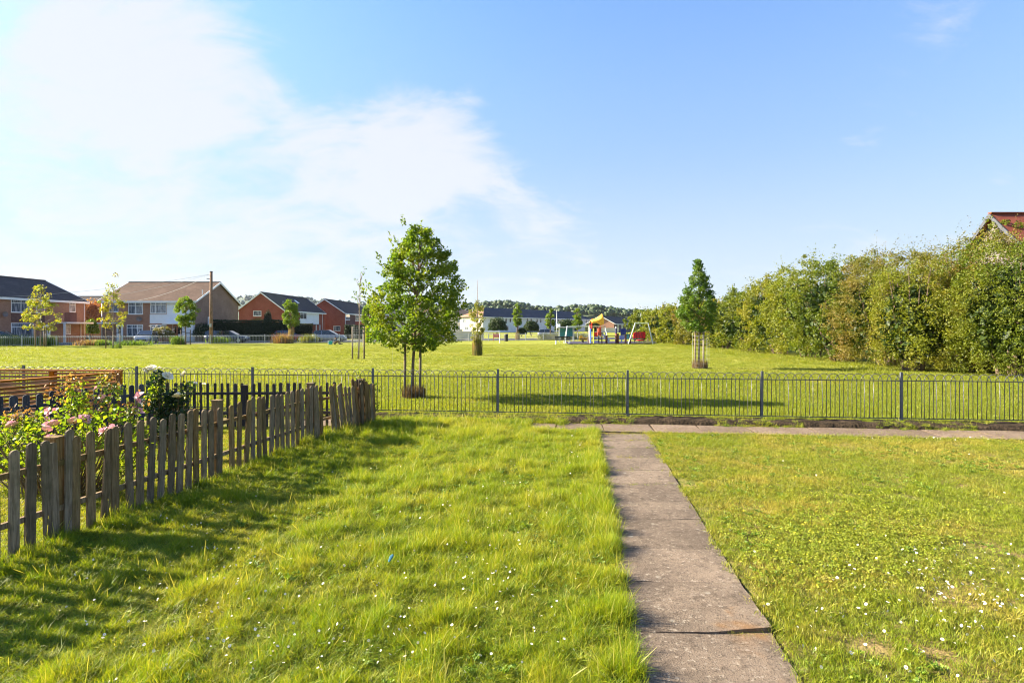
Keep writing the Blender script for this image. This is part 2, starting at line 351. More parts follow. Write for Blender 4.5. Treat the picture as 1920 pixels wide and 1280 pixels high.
# lawn soil near the camera (both lawns and the garden)
o = sheet('lawn', [(-14, -3), (16, -3), (16, RY(16) - .1), (-14, RY(-14) - .1)], -.006, LAWN)
road_n = Vector((.456, -1, 0)).normalized()
def far_pt(X, off): return (X - road_n.x * off * 1.0, FY(X) - road_n.y * off)
sheet('road', [far_pt(-90, 1.6), far_pt(62, 1.6), far_pt(62, 8.2), far_pt(-90, 8.2)], .0, ASPH)
sheet('pavement', [far_pt(-90, 8.4), far_pt(62, 8.4), far_pt(62, 10.0), far_pt(-90, 10.0)], .11, plain('pavement_slabs', (.30, .28, .26), .9))
k = MB(); a = far_pt(-90, 8.3); b_ = far_pt(62, 8.3); k.bar((*a, .055), (*b_, .055), .12, .12); tag(k.obj('kerb', plain('kerb_stone', (.34, .33, .31), .9)), kind='structure')

# garden path: one cast slab after another, joints open, each a little out of level
pa = empty('garden_path', (0, 0, 0), kind='structure')
rs = random.Random(4)
js = [2.2, 3.02, 3.743, 4.469, 5.13, 5.93, 6.52, 7.27, 7.94, 8.7, 9.4, 10.0, 10.62]
for i in range(len(js) - 1):
    y0, y1 = js[i] + .002, js[i + 1] - .002
    lift = {1: .012, 2: .014}.get(i, .012 + rs.uniform(-.001, .002))
    n = 9; top = []; ang = rs.uniform(-.03, .03)
    mb = MB(); vs = []; wd = .93
    rows = 6
    for r_ in range(rows + 1):
        y = y0 + (y1 - y0) * r_ / rows
        for c_ in range(n + 1):
            f = c_ / n; x = path_r(y) - wd * (1 - f)
            yy = y + (f - .5) * ang + (rs.uniform(-.005, .005) if r_ in (0, rows) else 0) - .03 * math.sin(f * 3) * (1 if i == 2 and r_ == 0 else 0)
            xx = x + (rs.uniform(-.006, .006) if c_ in (0, n) else 0)
            z = lift + (.030 * f ** 1.5 * (1 - r_ / rows) if i == 2 else 0) - (.006 if c_ in (0, n) or r_ in (0, rows) else 0)
            
            vs.append((xx, yy, z))
    fs = [(r_ * (n + 1) + c_, r_ * (n + 1) + c_ + 1, (r_ + 1) * (n + 1) + c_ + 1, (r_ + 1) * (n + 1) + c_) for r_ in range(rows) for c_ in range(n)]
    mb.add(vs, fs)
    o0 = len(mb.v); rim = [c_ for c_ in range(n + 1)] + [r_ * (n + 1) + n for r_ in range(1, rows + 1)] + [rows * (n + 1) + c_ for c_ in range(n - 1, -1, -1)] + [r_ * (n + 1) for r_ in range(rows - 1, 0, -1)]
    mb.v += [(vs[q_][0], vs[q_][1], -.04) for q_ in rim]
    for q_ in range(len(rim)):
        q2 = (q_ + 1) % len(rim); mb.f.append((rim[q_], o0 + q_, o0 + q2, rim[q2]))
    mb.obj('paving_slab', SLAB, pa)
sheet('path_bed', [(path_r(2.2) - 1.0, 2.2), (path_r(2.2) + .015, 2.2), (path_r(10.7) + .015, 10.7), (path_r(10.7) - 1.0, 10.7)], .0, SOIL)

# cross path along the railing
U = Vector((1, -.1109, 0)).normalized(); Vv = Vector((.1109, 1, 0)).normalized()
O0 = Vector((0, RY(0), 0))
def RP(u, v, z=0.): w = O0 + U * u + Vv * v; return Vector((w.x, w.y, z))
cp = empty('cross_path', (0, 0, 0), kind='structure')
us = [-4.2]
while us[-1] < 15: us.append(us[-1] + rs.choice([.92, .9, 1.15, 1.3]))
for i in range(len(us) - 1):
    a, b_ = us[i] + .008, us[i + 1] - .008; z = .008 + rs.uniform(-.006, .008)
    mb = MB(); e = [rs.uniform(-.02, .02) for _ in range(8)]
    pts = [(a + e[0], -1.52 + e[1] * .6), ((a + b_) / 2, -1.52 + e[2]), (b_ + e[3], -1.52 + e[4] * .6), (b_ + e[5], -.66), ((a + b_) / 2, -.65 + e[6] * .4), (a + e[7], -.66)]
    mb.add([RP(u, v, z + rs.uniform(-.004, .004)) for u, v in pts] + [RP(u, v, -.03) for u, v in pts], [tuple(range(6))] + [(j, j + 6, (j + 1) % 6 + 6, (j + 1) % 6) for j in range(6)])
    mb.obj('paving_slab', SLAB2, cp)
bed = MB(); bed.add([RP(-4.4, -1.6, .0), RP(15.4, -1.6, .0), RP(15.4, -.6, .0), RP(-4.4, -.6, .0)], [(0, 1, 2, 3)]); tag(bed.obj('cross_path_bed', SOIL), kind='structure')
# low bank of bare soil under the railing
mb = MB(); nu, prof = 260, [(-.66, -.02), (-.60, .045), (-.52, .085), (-.3, .085), (.0, .07), (.35, .03), (.6, -.02)]
vs = []
for i in range(nu + 1):
    u = -9 + 26 * i / nu
    for v, z in prof: vs.append(RP(u, v + rs.uniform(-.025, .025), z + (rs.uniform(-.018, .018) if z > 0 else 0)))
kk = len(prof)
mb.add(vs, [(i * kk + j, (i + 1) * kk + j, (i + 1) * kk + j + 1, i * kk + j + 1) for i in range(nu) for j in range(kk - 1)])
tag(mb.obj('soil_bank', SOIL, smooth=True), kind='structure')


# ------------------------------------------------------------------ near railing
def railing():
    px_posts = [-173, 53, 267, 487, 713, 948, 1191, 1441, 1700, 1968, 2245]
    def onl(px):
        k_ = (px - CX) / F; Y = 12.6 / (1 + .1109 * k_); return Vector((k_ * Y, Y, 0))
    posts = [onl(p_) for p_ in px_posts]
    # evenly spaced along the line
    L0, L1 = posts[0], posts[-1]; n = len(posts) - 1
    posts = [L0.lerp(L1, i / n) * .25 + posts[i] * .75 for i in range(n + 1)]
    root = empty('bow_top_railing', tuple(posts[5]), math.atan2(U.y, U.x), 'grey metal bow top railing of interlaced hoops along the footpath, across the whole view', 'railing')
    inv = (Matrix.Translation(posts[5]) @ Matrix.Rotation(math.atan2(U.y, U.x), 4, 'Z')).inverted()
    lp = [inv @ p_ for p_ in posts]
    Rr = .0070; ZR, ZT = .865, 1.0
    # post
    pm = MB(); pm.box(-.022, -.022, -.1, .022, .022, 1.03); pm.box(-.018, -.018, 1.03, .018, .018, 1.036)
    pmesh = pm.mesh('post', POSTM)
    for p_ in lp: link('post', pmesh, root, p_, (0, random.Random(int(p_.x * 10)).uniform(-.008, .008), 0))
    hoops = {}
    rr = random.Random(9)
    for i in range(n):
        a, b_ = lp[i].x + .026, lp[i + 1].x - .026; span = b_ - a; nb = 31; pitch = span / (nb + 1.0)
        for z, h in ((ZR, .018), (.115, .018)):
            mb = MB(); mb.box(a - .0, -.005, z - h / 2, b_ + .0, .005, z + h / 2); mb.box(a, -.009, z - .012, a + .06, .009, z + .012); mb.box(b_ - .06, -.009, z - .012, b_, .009, z + .012); mb.obj('rail', METAL, root)
        key = round(pitch, 3)
        if key not in hoops:
            vs = []
            for var in range(4):
                w = pitch * 3; pts = []; bl = 0 if var < 3 else .012
                pts.append((0, 0, .11)); pts.append((bl, 0, .45)); pts.append((0, 0, ZR))
                for s_ in range(11):
                    an = PI - PI * s_ / 10; pts.append((w / 2 + w / 2 * math.cos(an), -.0 + .012 * math.cos(an), ZR + (ZT - ZR) * math.sin(an)))
                pts += [(w, 0, ZR - .001), (w + bl, 0, .45), (w, 0, .11)]
                vs.append(MB().tube(pts, Rr, 6).mesh('hoop', METAL, True))
            hoops[key] = vs
        for k_ in range(-1, 15 + 1):
            # hoop joins bar 2k and bar 2k+3; the first and last are half hoops cut at the posts
            x0 = a + pitch * (2 * k_ + 1)
            if k_ == -1 or k_ == 15:
                w = pitch * 3; pts = []
                rng = range(11)
                full = [(x0 + w / 2 + w / 2 * math.cos(PI - PI * s_ / 10), 0, ZR + (ZT - ZR) * math.sin(PI * s_ / 10)) for s_ in rng]
                if k_ == -1: pts = [p_ for p_ in full if p_[0] > a + .004] + [(x0 + w, 0, .11)]
                else: pts = [(x0, 0, .11)] + [p_ for p_ in full if p_[0] < b_ - .004]
                if len(pts) > 2: MB().tube(pts, Rr, 6).obj('hoop', METAL, root, True)
                continue
            link('hoop', hoops[key][rr.choice([0, 1, 2, 3, 0])], root, (x0, rr.uniform(-.002, .002), 0), (rr.gauss(0, .008), rr.gauss(0, .004), rr.gauss(0, .05)))
        # the first upright beside each post
railing()

# ------------------------------------------------------------------ picket fences
def picket_mesh(w, th, h, name, mat, round_=True, seed=0, wob=.004):
    r_ = random.Random(seed); ns = 7
    pl = []
    zs = [-.12, h * .3, h * .6, h - (w * .42 if round_ else .01)]
    for z in zs: pl.append((-w / 2 + r_.uniform(-wob, wob), z))
    k_ = 5 if round_ else 0
    top = [(-w / 2 * math.cos(PI * (j + 1) / (k_ + 1)), h - w * .42 + w * .42 * math.sin(PI * (j + 1) / (k_ + 1)) + r_.uniform(-wob, wob) * .6) for j in range(k_)]
    right = [(-x + r_.uniform(-wob, wob), z) for x, z in reversed(pl)]
    poly = pl + top + right
    mb = MB(); mb.prism(poly, -th / 2, th / 2); return mb.mesh(name, mat)

def fence(name, label, line, pickets, h, w, mat, rails, post_list, post_h, off, lean=None, seed=0, group=None, rail_w=(.035, .05), hs=None):
    """line: function t-> (x,y) by pixel column; pickets: list of world (x,y,lean,h scale)"""
    root = empty(name, (line[0][0], line[0][1], 0), 0, label, 'fence', group)
    L = Vector((line[0][0], line[0][1], 0)); r_ = random.Random(seed)
    meshes = [picket_mesh(w * f, .018, h, 'picket', mat, True, seed * 10 + j) for j, f in enumerate((1, .94, 1.05, .98, 1.08))]
    for i, (x, y, ang, le, hz_) in enumerate(pickets):
        o = link('picket', meshes[r_.randrange(5)], root, (x - L.x, y - L.y, r_.uniform(-.012, .008)), (r_.uniform(-.02, .02), le + r_.uniform(-.018, .018), ang + r_.uniform(-.03, .03))); o.scale = (1, 1, hz_)
    for (a, b_) in zip(line[:-1], line[1:]):
        A = Vector((*a, 0)); B = Vector((*b_, 0)); dd = (B - A).normalized(); nn = Vector((-dd.y, dd.x, 0))
        for z in rails:
            mb = MB(); mb.bar(A - L + nn * off + Vector((0, 0, z + r_.uniform(-.01, .01))), B - L + nn * off + Vector((0, 0, z + r_.uniform(-.015, .015))), rail_w[0], rail_w[1]); mb.obj('rail', mat, root)
    for (x, y, ph, s_) in post_list:
        mb = MB(); mb.box(-s_ / 2, -s_ / 2, -.15, s_ / 2, s_ / 2, ph); mb.box(-s_ / 2 - .006, -s_ / 2 - .006, ph, s_ / 2 + .006, s_ / 2 + .006, ph + .015)
        o = mb.obj('post', mat, root); o.location = (x - L.x, y - L.y, 0); o.rotation_euler = (r_.uniform(-.02, .02), r_.uniform(-.02, .02), r_.uniform(-.1, .1))
    return root

def hit(px, A, B):
    """point of the line AB (ground plan) seen in pixel column px"""
    k_ = (px - CX) / F; ax, ay = A; bx, by = B; dx, dy = bx - ax, by - ay
    t_ = (k_ * ay - ax) / (dx - k_ * dy); return (ax + dx * t_, ay + dy * t_)
FA, FC, FD = (-4.18, 4.92), (-3.30, 10.3), (-2.78, 11.72)
F0 = (FA[0] - (FC[0] - FA[0]) / (FC[1] - FA[1]) * 1.6, FA[1] - 1.6)
ang1 = math.atan2(FC[1] - FA[1], FC[0] - FA[0])
cols = [26, 56, 92, 141, 171, 196, 216, 244, 262, 281, 301, 320, 336, 353, 368, 382, 396, 411, 435, 448, 461, 474, 486, 497.5, 509, 520, 530, 539.5, 549.6, 558, 567.6, 576, 583, 591.6, 597, 603.6]
rr = random.Random(2)
pk = []
for c_ in cols:
    x, y = hit(c_, FA, FC); pk.append((x, y, ang1, rr.choice([0, 0, .02, -.03, .04, -.05]), rr.uniform(.97, 1.03)))
pk.append((*hit(129, FA, FC), ang1, .03, 1.07)); pk.append((*hit(101, FA, FC), ang1, -.02, .98))
for i in range(1, 9): pk.append((FA[0] + (F0[0] - FA[0]) * i * .155 / 1.6, FA[1] - i * .155, ang1, rr.uniform(-.04, .04), 1))
posts = [(*[a + b_ for a, b_ in zip(hit(119, FA, FC), (-.075, .01))], .93, .105), (*[a + b_ for a, b_ in zip(hit(416, FA, FC), (-.07, .0))], .99, .10), (*[a + b_ for a, b_ in zip(hit(588, FA, FC), (-.07, .0))], .98, .10)]
fence('picket_fence', 'weathered grey brown picket fence running beside the long grass on the left', [F0, FC], pk, .935, .088, PICKET, (.30, .70), posts, .95, .032, seed=3)
# the collapsed end panel leaning against the corner
ang2 = math.atan2(FD[1] - FC[1], FD[0] - FC[0])
root = empty('collapsed_fence_panel', (FC[0], FC[1], 0), 0, 'grey collapsed picket panel leaning at the far end of the picket fence', 'fence panel')
ms = [picket_mesh(.075 * f, .016, .93, 'picket', PICKET, True, 60 + j, .007) for j, f in enumerate((1, .85, 1.1, .95))]
tops = [615.7, 621, 626, 632, 637.6, 643, 648, 653, 657, 661.7, 666, 670.4, 674.8]
for i, c_ in enumerate(tops):
    x, y = hit(c_ + 10 + i * .35, FC, FD); o = link('picket', rr.choice(ms), root, (x - FC[0], y - FC[1], rr.uniform(-.03, .0)), (rr.uniform(-.05, .03), -.11 - .004 * i + rr.uniform(-.03, .03), ang2 + rr.uniform(-.06, .06))); o.scale = (1, 1, rr.uniform(.93, 1.0) + (.05 if i > 7 else 0))
for c_, hh, le in ((684, .88, -.12), (690, .90, -.08), (696, .84, -.13), (701, .84, -.11), (705, .82, -.1)):
    x, y = hit(c_, FC, FD); o = link('picket', rr.choice(ms), root, (x - FC[0] + .0, y - FC[1] - .12, 0), (.03, le, ang2)); o.scale = (1, 1, hh / .93)
for z, k0, k1 in ((.66, 0, .8), (.3, 0, .8), (.74, .72, 1.0)):
    A = Vector(((FD[0] - FC[0]) * k0 - .1, (FD[1] - FC[1]) * k0 + .05, z)); B = Vector(((FD[0] - FC[0]) * k1 - .05, (FD[1] - FC[1]) * k1 + .05, z + .02)); MB().bar(A, B, .03, .045).obj('rail', PICKET, root)
x, y = hit(686, FC, FD); mb = MB(); mb.box(-.07, -.05, -.1, .07, .05, .92); o = mb.obj('post', DARKW, root); o.location = (x - FC[0] - .05, y - FC[1] + .06, 0); o.rotation_euler = (0, -.09, .3)

# slate garden divider
BA, BB, BC = (-8.6, 7.35), (-6.80, 11.0), (-3.30, 11.35)
def line_pts(A, B, cols_, le=0): return [(*hit(c_, A, B), math.atan2(B[1] - A[1], B[0] - A[0]), le, rr.uniform(.985, 1.015)) for c_ in cols_]
S0, S1 = (-7.75, 8.9), (-6.82, 10.95)
Sm = (S0[0] - (S1[0] - S0[0]) * 1.1, S0[1] - (S1[1] - S0[1]) * 1.1)
fence('slate_picket_fence', 'slate blue painted picket fence behind the pink roses', [Sm, S1], line_pts(S0, S1, [-52, -26, 0, 25, 50, 75, 97, 140, 160, 180, 197, 215, 232, 248, 265]), .90, .10, SLATE, (.30, .68), [(*hit(118, S0, S1), .93, .10), (*hit(282, S0, S1), .90, .09)], .93, .03, seed=5)
T0, T1 = (-6.75, 11.3), (-3.42, 11.45)
fence('dark_picket_fence', 'dark picket fence closing the end of the garden parallel to the railing', [T0, T1], line_pts(T0, T1, [301, 315, 328, 340, 353, 365, 378, 390, 403, 416, 428, 441, 454, 475, 487, 500, 513, 526, 539, 551, 563, 576, 588, 613, 626]), .865, .052, DARKW, (.28, .66), [(*hit(458, T0, T1), .80, .09)], .85, -.03, seed=6)

# orange slatted screens
def screen(A, B, h, label, nb, slats=15, group='orange slatted cedar screens beyond the slate fence'):
    A = Vector((*A, 0)); B = Vector((*B, 0)); L = (B - A).length; an = math.atan2(B.y - A.y, B.x - A.x)
    root = empty('slatted_screen', tuple(A), an, label, 'garden screen', group)
    pm = MB().box(-.045, -.045, -.1, .045, .045, h).mesh('post', CEDARP)
    for i in range(nb + 1): link('post', pm, root, (L * i / nb, 0, 0))
    MB().box(-.05, -.06, h, L + .05, .06, h + .035).obj('capping_rail', CEDAR, root)
    sm = MB().box(0, -.012, -.02, L / nb - .1, .012, .02).mesh('slat', CEDAR)
    for i in range(nb):
        for j in range(slats): link('slat', sm, root, (L * i / nb + .05, -.02 + rr.uniform(-.003, .003), .07 + (h - .11) * j / (slats - 1)))
screen((-9.4, 6.9), (-7.72, 11.45), 1.03, 'orange slatted cedar screen running along behind the slate picket fence', 2)
screen((-11.9, 11.9), (-7.74, 11.55), 1.06, 'orange slatted cedar screen set across, in front of the railing', 3)


# ------------------------------------------------------------------ instanced stuff: grass, daisies
def tuft_mesh(name, n, rad, hmin, hmax, width, bend, mat, seed, seg=3, seeds=0):
    rs_ = np.random.RandomState(seed); V = []; Fc = []; h_ = []; r_ = []
    for i in range(n):
        a = rs_.uniform(0, 2 * PI); q_ = rad * math.sqrt(rs_.rand()); bx, by = q_ * math.cos(a), q_ * math.sin(a)
        H = rs_.uniform(hmin, hmax); da = rs_.uniform(0, 2 * PI); bd = rs_.uniform(.15, 1.) * bend; dx, dy = math.cos(da), math.sin(da)
        wa = rs_.uniform(0, PI); wx, wy = math.cos(wa), math.sin(wa); w = width * rs_.uniform(.7, 1.3); rv = rs_.rand(); o = len(V)
        sd_ = i < seeds
        if sd_: H = hmax * rs_.uniform(1.1, 1.35); bd *= .35; w *= .6; rv = .99
        for s_ in range(seg + 1):
            f = s_ / seg; z = H * (f - .22 * bd * f * f); l_ = H * bd * f * f * .9
            ww = w * (1 - f * .75) if s_ < seg else 0
            if sd_ and f > .6: ww = w * 2.6 if s_ < seg else w
            c = (bx + dx * l_, by + dy * l_, z - .01)
            if s_ == seg and not sd_: V.append(c); h_.append(1); r_.append(rv)
            else:
                V.append((c[0] - wx * ww / 2, c[1] - wy * ww / 2, c[2])); V.append((c[0] + wx * ww / 2, c[1] + wy * ww / 2, c[2])); h_ += [f, f]; r_ += [rv, rv]
        for s_ in range(seg - 1 + (1 if sd_ else 0)):
            q_ = o + s_ * 2; Fc += [(q_, q_ + 1, q_ + 3), (q_, q_ + 3, q_ + 2)]
        if not sd_: q_ = o + (seg - 1) * 2; Fc.append((q_, q_ + 1, q_ + 2))
    return bpy.data.objects.new(name, np_mesh(name, np.array(V), np.array(Fc), mat, {'h': np.array(h_), 'r': np.array(r_)}))

def scatter(name, pts, rot, scl, idx, sources, kind='stuff', parent=None):
    n = len(pts); me = bpy.data.meshes.new(name); me.vertices.add(n); me.vertices.foreach_set('co', np.ascontiguousarray(pts, dtype=np.float32).ravel())
    a = me.attributes.new('rot', 'FLOAT_VECTOR', 'POINT'); a.data.foreach_set('vector', np.ascontiguousarray(rot, dtype=np.float32).ravel())
    a = me.attributes.new('scl', 'FLOAT_VECTOR', 'POINT'); a.data.foreach_set('vector', np.ascontiguousarray(scl, dtype=np.float32).ravel())
    a = me.attributes.new('idx', 'INT', 'POINT'); a.data.foreach_set('value', np.ascontiguousarray(idx, dtype=np.int32))
    me.update(); o = link(name, me, parent); o['kind'] = kind
    g = bpy.data.node_groups.new(name, 'GeometryNodeTree'); g.interface.new_socket('Geometry', in_out='INPUT', socket_type='NodeSocketGeometry'); g.interface.new_socket('Geometry', in_out='OUTPUT', socket_type='NodeSocketGeometry')
    N = g.nodes; Lk = g.links; gi = N.new('NodeGroupInput'); go = N.new('NodeGroupOutput'); iop = N.new('GeometryNodeInstanceOnPoints'); jn = N.new('GeometryNodeJoinGeometry')
    for s_ in reversed(sources):
        oi = N.new('GeometryNodeObjectInfo'); oi.inputs['Object'].default_value = s_; oi.inputs['As Instance'].default_value = True; Lk.new(oi.outputs['Geometry'], jn.inputs[0])
    def na(nm, ty): q_ = N.new('GeometryNodeInputNamedAttribute'); q_.data_type = ty; q_.inputs['Name'].default_value = nm; return q_.outputs['Attribute']
    Lk.new(gi.outputs[0], iop.inputs['Points']); Lk.new(jn.outputs[0], iop.inputs['Instance']); iop.inputs['Pick Instance'].default_value = True
    Lk.new(na('idx', 'INT'), iop.inputs['Instance Index'])
    er = N.new('FunctionNodeEulerToRotation'); Lk.new(na('rot', 'FLOAT_VECTOR'), er.inputs[0]); Lk.new(er.outputs[0], iop.inputs['Rotation'])
    Lk.new(na('scl', 'FLOAT_VECTOR'), iop.inputs['Scale']); Lk.new(iop.outputs[0], go.inputs[0])
    md = o.modifiers.new('scatter', 'NODES'); md.node_group = g; return o

def inst(pts, smin, smax, nsrc, seed, tilt=.15, hscale=None):
    rs_ = np.random.RandomState(seed); n = len(pts); rot = np.stack([rs_.normal(0, tilt, n), rs_.normal(0, tilt, n), rs_.uniform(0, 2 * PI, n)], 1)
    s_ = rs_.uniform(smin, smax, n); scl = np.stack([s_, s_, s_ if hscale is None else s_ * hscale], 1); return rot, scl, rs_.randint(0, nsrc, n)

rsn = np.random.RandomState(11)
long_t = [tuft_mesh('long_tuft', 70, .064, .022, .088, .0032, 1.7, GRASS_LONG, 20 + i, 3, 1 if i == 0 else 0) for i in range(6)]
short_t = [tuft_mesh('short_tuft', 44, .078, .012, .042, .0040, 1.5, GRASS_SHORT, 40 + i, 2) for i in range(6)]
park_t = [tuft_mesh('park_tuft', 22, .12, .02, .065, .010, .9, GRASS_PARK, 60 + i, 2) for i in range(6)]

def fence_x(Y): return np.where(Y < FC[1], FA[0] + (Y - FA[1]) * (FC[0] - FA[0]) / (FC[1] - FA[1]), FC[0] + (Y - FC[1]) * (FD[0] - FC[0]) / (FD[1] - FC[1]))
def in_view(X, Y, m_=1.2): return (np.abs(X) < .9 * Y + m_)

# left lawn, long
n = 50000; X = rsn.uniform(-4.8, 2.9, n); Y = 2.3 + (12.0 - 2.3) * rsn.rand(n) ** 1.15
le = path_r(Y) - .93
crossing = (Y > 10.63) & (X > 1.2)
ok = (X > fence_x(Y) - .05) & (X < le + .03) & in_view(X, Y) & ((12.6 - .1109 * X - Y) > .66 + .4 * vnoise(X, Y, 1.1)) & ~((X > .3) & ((12.6 - .1109 * X - Y) < 1.35 + .35 * vnoise(X, Y, 2.)))
X, Y = X[ok], Y[ok]; le = le[ok]
hh = .42 + .55 * vnoise(X, Y, 1.4) ** 1.4 + .75 * vnoise(X, Y, 4.5) ** 1.6 + .45 * vnoise(X, Y, 9.) ** 2
hh += .75 * np.exp(-((le - X) / .22) ** 2) * (.55 + .8 * vnoise(X, Y, 2.5)) + .7 * np.exp(-((X - fence_x(Y)) / .30) ** 2)
hh += .9 * np.exp(-((Y - 10.9) / 1.2) ** 2) * np.clip((1.2 - X) / 3.5, 0, 1)
cl = vnoise(X + 3, Y, 5.5) * .6 + vnoise(X, Y + 5, 11.) * .4
hh *= .36 + 1.35 * np.clip((cl - .3) / .35, 0, 1) ** 1.6
hh *= np.where(vnoise(X, Y, 1.9) < .2, .6, 1.)
pts = np.stack([X, Y, np.zeros_like(X)], 1); rot, scl, idx = inst(pts, .75, 1.25, 6, 1, .36, hh)
edge = np.exp(-((le - X) / .12) ** 2); rot[:, 1] += edge * .18
scatter('long_grass', pts, rot, scl, idx, long_t)
# garden lawn behind the pickets
n = 26000; X = rsn.uniform(-9.6, -2.6, n); Y = rsn.uniform(4.0, 11.5, n)
ok = (X < fence_x(Y) - .06) & in_view(X, Y) & (Y < 11.4) & (X > -9 + (Y - 7) * .42)
X, Y = X[ok], Y[ok]; pts = np.stack([X, Y, 0 * X], 1); rot, scl, idx = inst(pts, .9, 1.3, 6, 2, .15, .8 + .6 * vnoise(X, Y, 2.))
scatter('garden_grass', pts, rot, scl, idx, short_t)
# right lawn, mown short
n = 64000; X = rsn.uniform(1.2, 13.5, n); Y = 2.3 + (11.6 - 2.3) * rsn.rand(n) ** 1.1
bare = (vnoise(X, Y, 1.7) > .90) | (((X - 2.18) / .17) ** 2 + ((Y - 3.55) / .12) ** 2 < 1) | (((X - 2.9) / .15) ** 2 + ((Y - 4.9) / .12) ** 2 < 1)
ok = (X > path_r(Y) - .045 + .06 * vnoise(X, Y, 6.)) & in_view(X, Y) & ((12.6 - .1109 * X - Y) > 1.56 - .06 * vnoise(X, Y, 3.)) & ~bare & (rsn.rand(n) < .35 + 1.1 * vnoise(X + 9, Y, 2.4))
X, Y = X[ok], Y[ok]; hh = .40 + .6 * vnoise(X, Y, 1.2) + 1.1 * vnoise(X, Y, 5.) ** 2.5 + .6 * vnoise(X, Y, 12.) ** 2 + .5 * np.exp(-((X - path_r(Y)) / .07) ** 2) + .9 * np.clip(1 - Y / 5., 0, 1)
pts = np.stack([X, Y, 0 * X], 1); rot, scl, idx = inst(pts, .8, 1.25, 6, 3, .32, hh)
scatter('mown_grass', pts, rot, scl, idx, short_t)
# park turf beyond the railing
def parkpts(n, y0, y1, sd_):
    r_ = np.random.RandomState(sd_); Y = y0 + (y1 - y0) * r_.rand(n); X = r_.uniform(-1, 1, n) * (.9 * Y + 2)
    ok_ = (Y > 12.6 - .1109 * X + .05) & (Y < FY(X) - .3) & (X < 19.5); return X[ok_], Y[ok_]
X1, Y1 = parkpts(60000, 12.0, 24, 5); X2, Y2 = parkpts(46000, 24, 64, 6)
X = np.concatenate([X1, X2]); Y = np.concatenate([Y1, Y2])
pts = np.stack([X, Y, 0 * X], 1); hh = (.45 + .8 * vnoise(X, Y, .7)) * np.where(Y < 15, 1.35, 1); rot, scl, idx = inst(pts, .9, 1.35, 6, 4, .15, hh); scl[:, :2] *= (1 + np.clip((Y - 16) / 30, 0, 1.3))[:, None]; scl[:, 2] *= np.where(Y > 50, .55, 1.)
scatter('park_grass', pts, rot, scl, idx, park_t)
# coarser, darker tufts growing in drifts over the park
n = 9000; Y = 13 + 45 * rsn.rand(n) ** 1.3; X = rsn.uniform(-1, 1, n) * (.9 * Y + 2); ok = (vnoise(X * .6, Y, .8) > .70) & (Y > 12.9 - .1109 * X) & (Y < FY(X) - 1) & (X < 17)
X, Y = X[ok], Y[ok]; rot, scl, idx = inst(np.stack([X, Y, 0 * X], 1), .7, 1.4, 6, 41, .25); scl[:, :2] *= (1 + Y / 25)[:, None]; scatter('coarse_tufts', np.stack([X, Y, 0 * X], 1), rot, scl, idx, long_t)
# ragged verge weeds at the foot of the railing and in the path joints
n = 2300; u = rsn.uniform(-7, 13, n); v = rsn.normal(-.18, .24, n); v = np.where(rsn.rand(n) < .22, rsn.normal(-.62, .05, n), v)
kp = (vnoise(u, v, 1.3) > .38 - .25 * np.clip((1.5 - u) / 4, 0, 1)) & (v < .35) & (v > -.85); u, v = u[kp], v[kp]
pts = np.array([tuple(RP(a, b_, .05 if b_ > -.6 else .0)) for a, b_ in zip(u, v)]); rot, scl, idx = inst(pts, .5, 1.3, 6, 7, .25)
xs = np.stack([rsn.uniform(-3.2, 1.1, 1400), rsn.normal(-.62, .22, 1400)], 1); xs = xs[vnoise(xs[:, 0] * 2, xs[:, 1] * 2, 1.5) > .3]
p2_ = np.array([tuple(RP(a, b_, .0)) for a, b_ in xs]); r2, s2, i2 = inst(p2_, .9, 2.2, 6, 17, .2)
scatter('verge_weeds', np.concatenate([pts, p2_]), np.concatenate([rot, r2]), np.concatenate([scl, s2]), np.concatenate([idx, i2]), long_t)
n = 3200; u = rsn.uniform(-3, 13, n); v = np.where(rsn.rand(n) < .7, -1.54 + np.abs(rsn.normal(0, .13, n)), rsn.normal(-.68, .09, n)); v = np.where(rsn.rand(n) < .2, rsn.uniform(-1.5, -.7, n), v); kp = vnoise(u * 1.6, v * 5, 1.) > .50 - .2 * np.clip(1 - u / 3, 0, 1); u, v = u[kp], v[kp]
jx = []
for j, y in enumerate(js[7:]):
    for q_ in range(40 + 20 * j): 
        f = rsn.rand()
        if vnoise(f * 3, y, 2.) > .42: jx.append((path_r(y) - f * .93, y + rsn.normal(0, .05), .0))
for q_ in range(160): jx.append((path_r(10.5) - rsn.rand() * .93, 10.5 + rsn.normal(0, .14), 0))
for q_ in range(16): jx.append((path_r(3.74) - .12 - rsn.rand() * .14, 3.73 + rsn.normal(0, .012), .0))
pts = np.array([tuple(RP(a, b_, .0)) for a, b_ in zip(u, v)] + jx); rot, scl, idx = inst(pts, .25, .7, 6, 8, .3)
scatter('path_weeds', pts, rot, scl, idx, short_t)

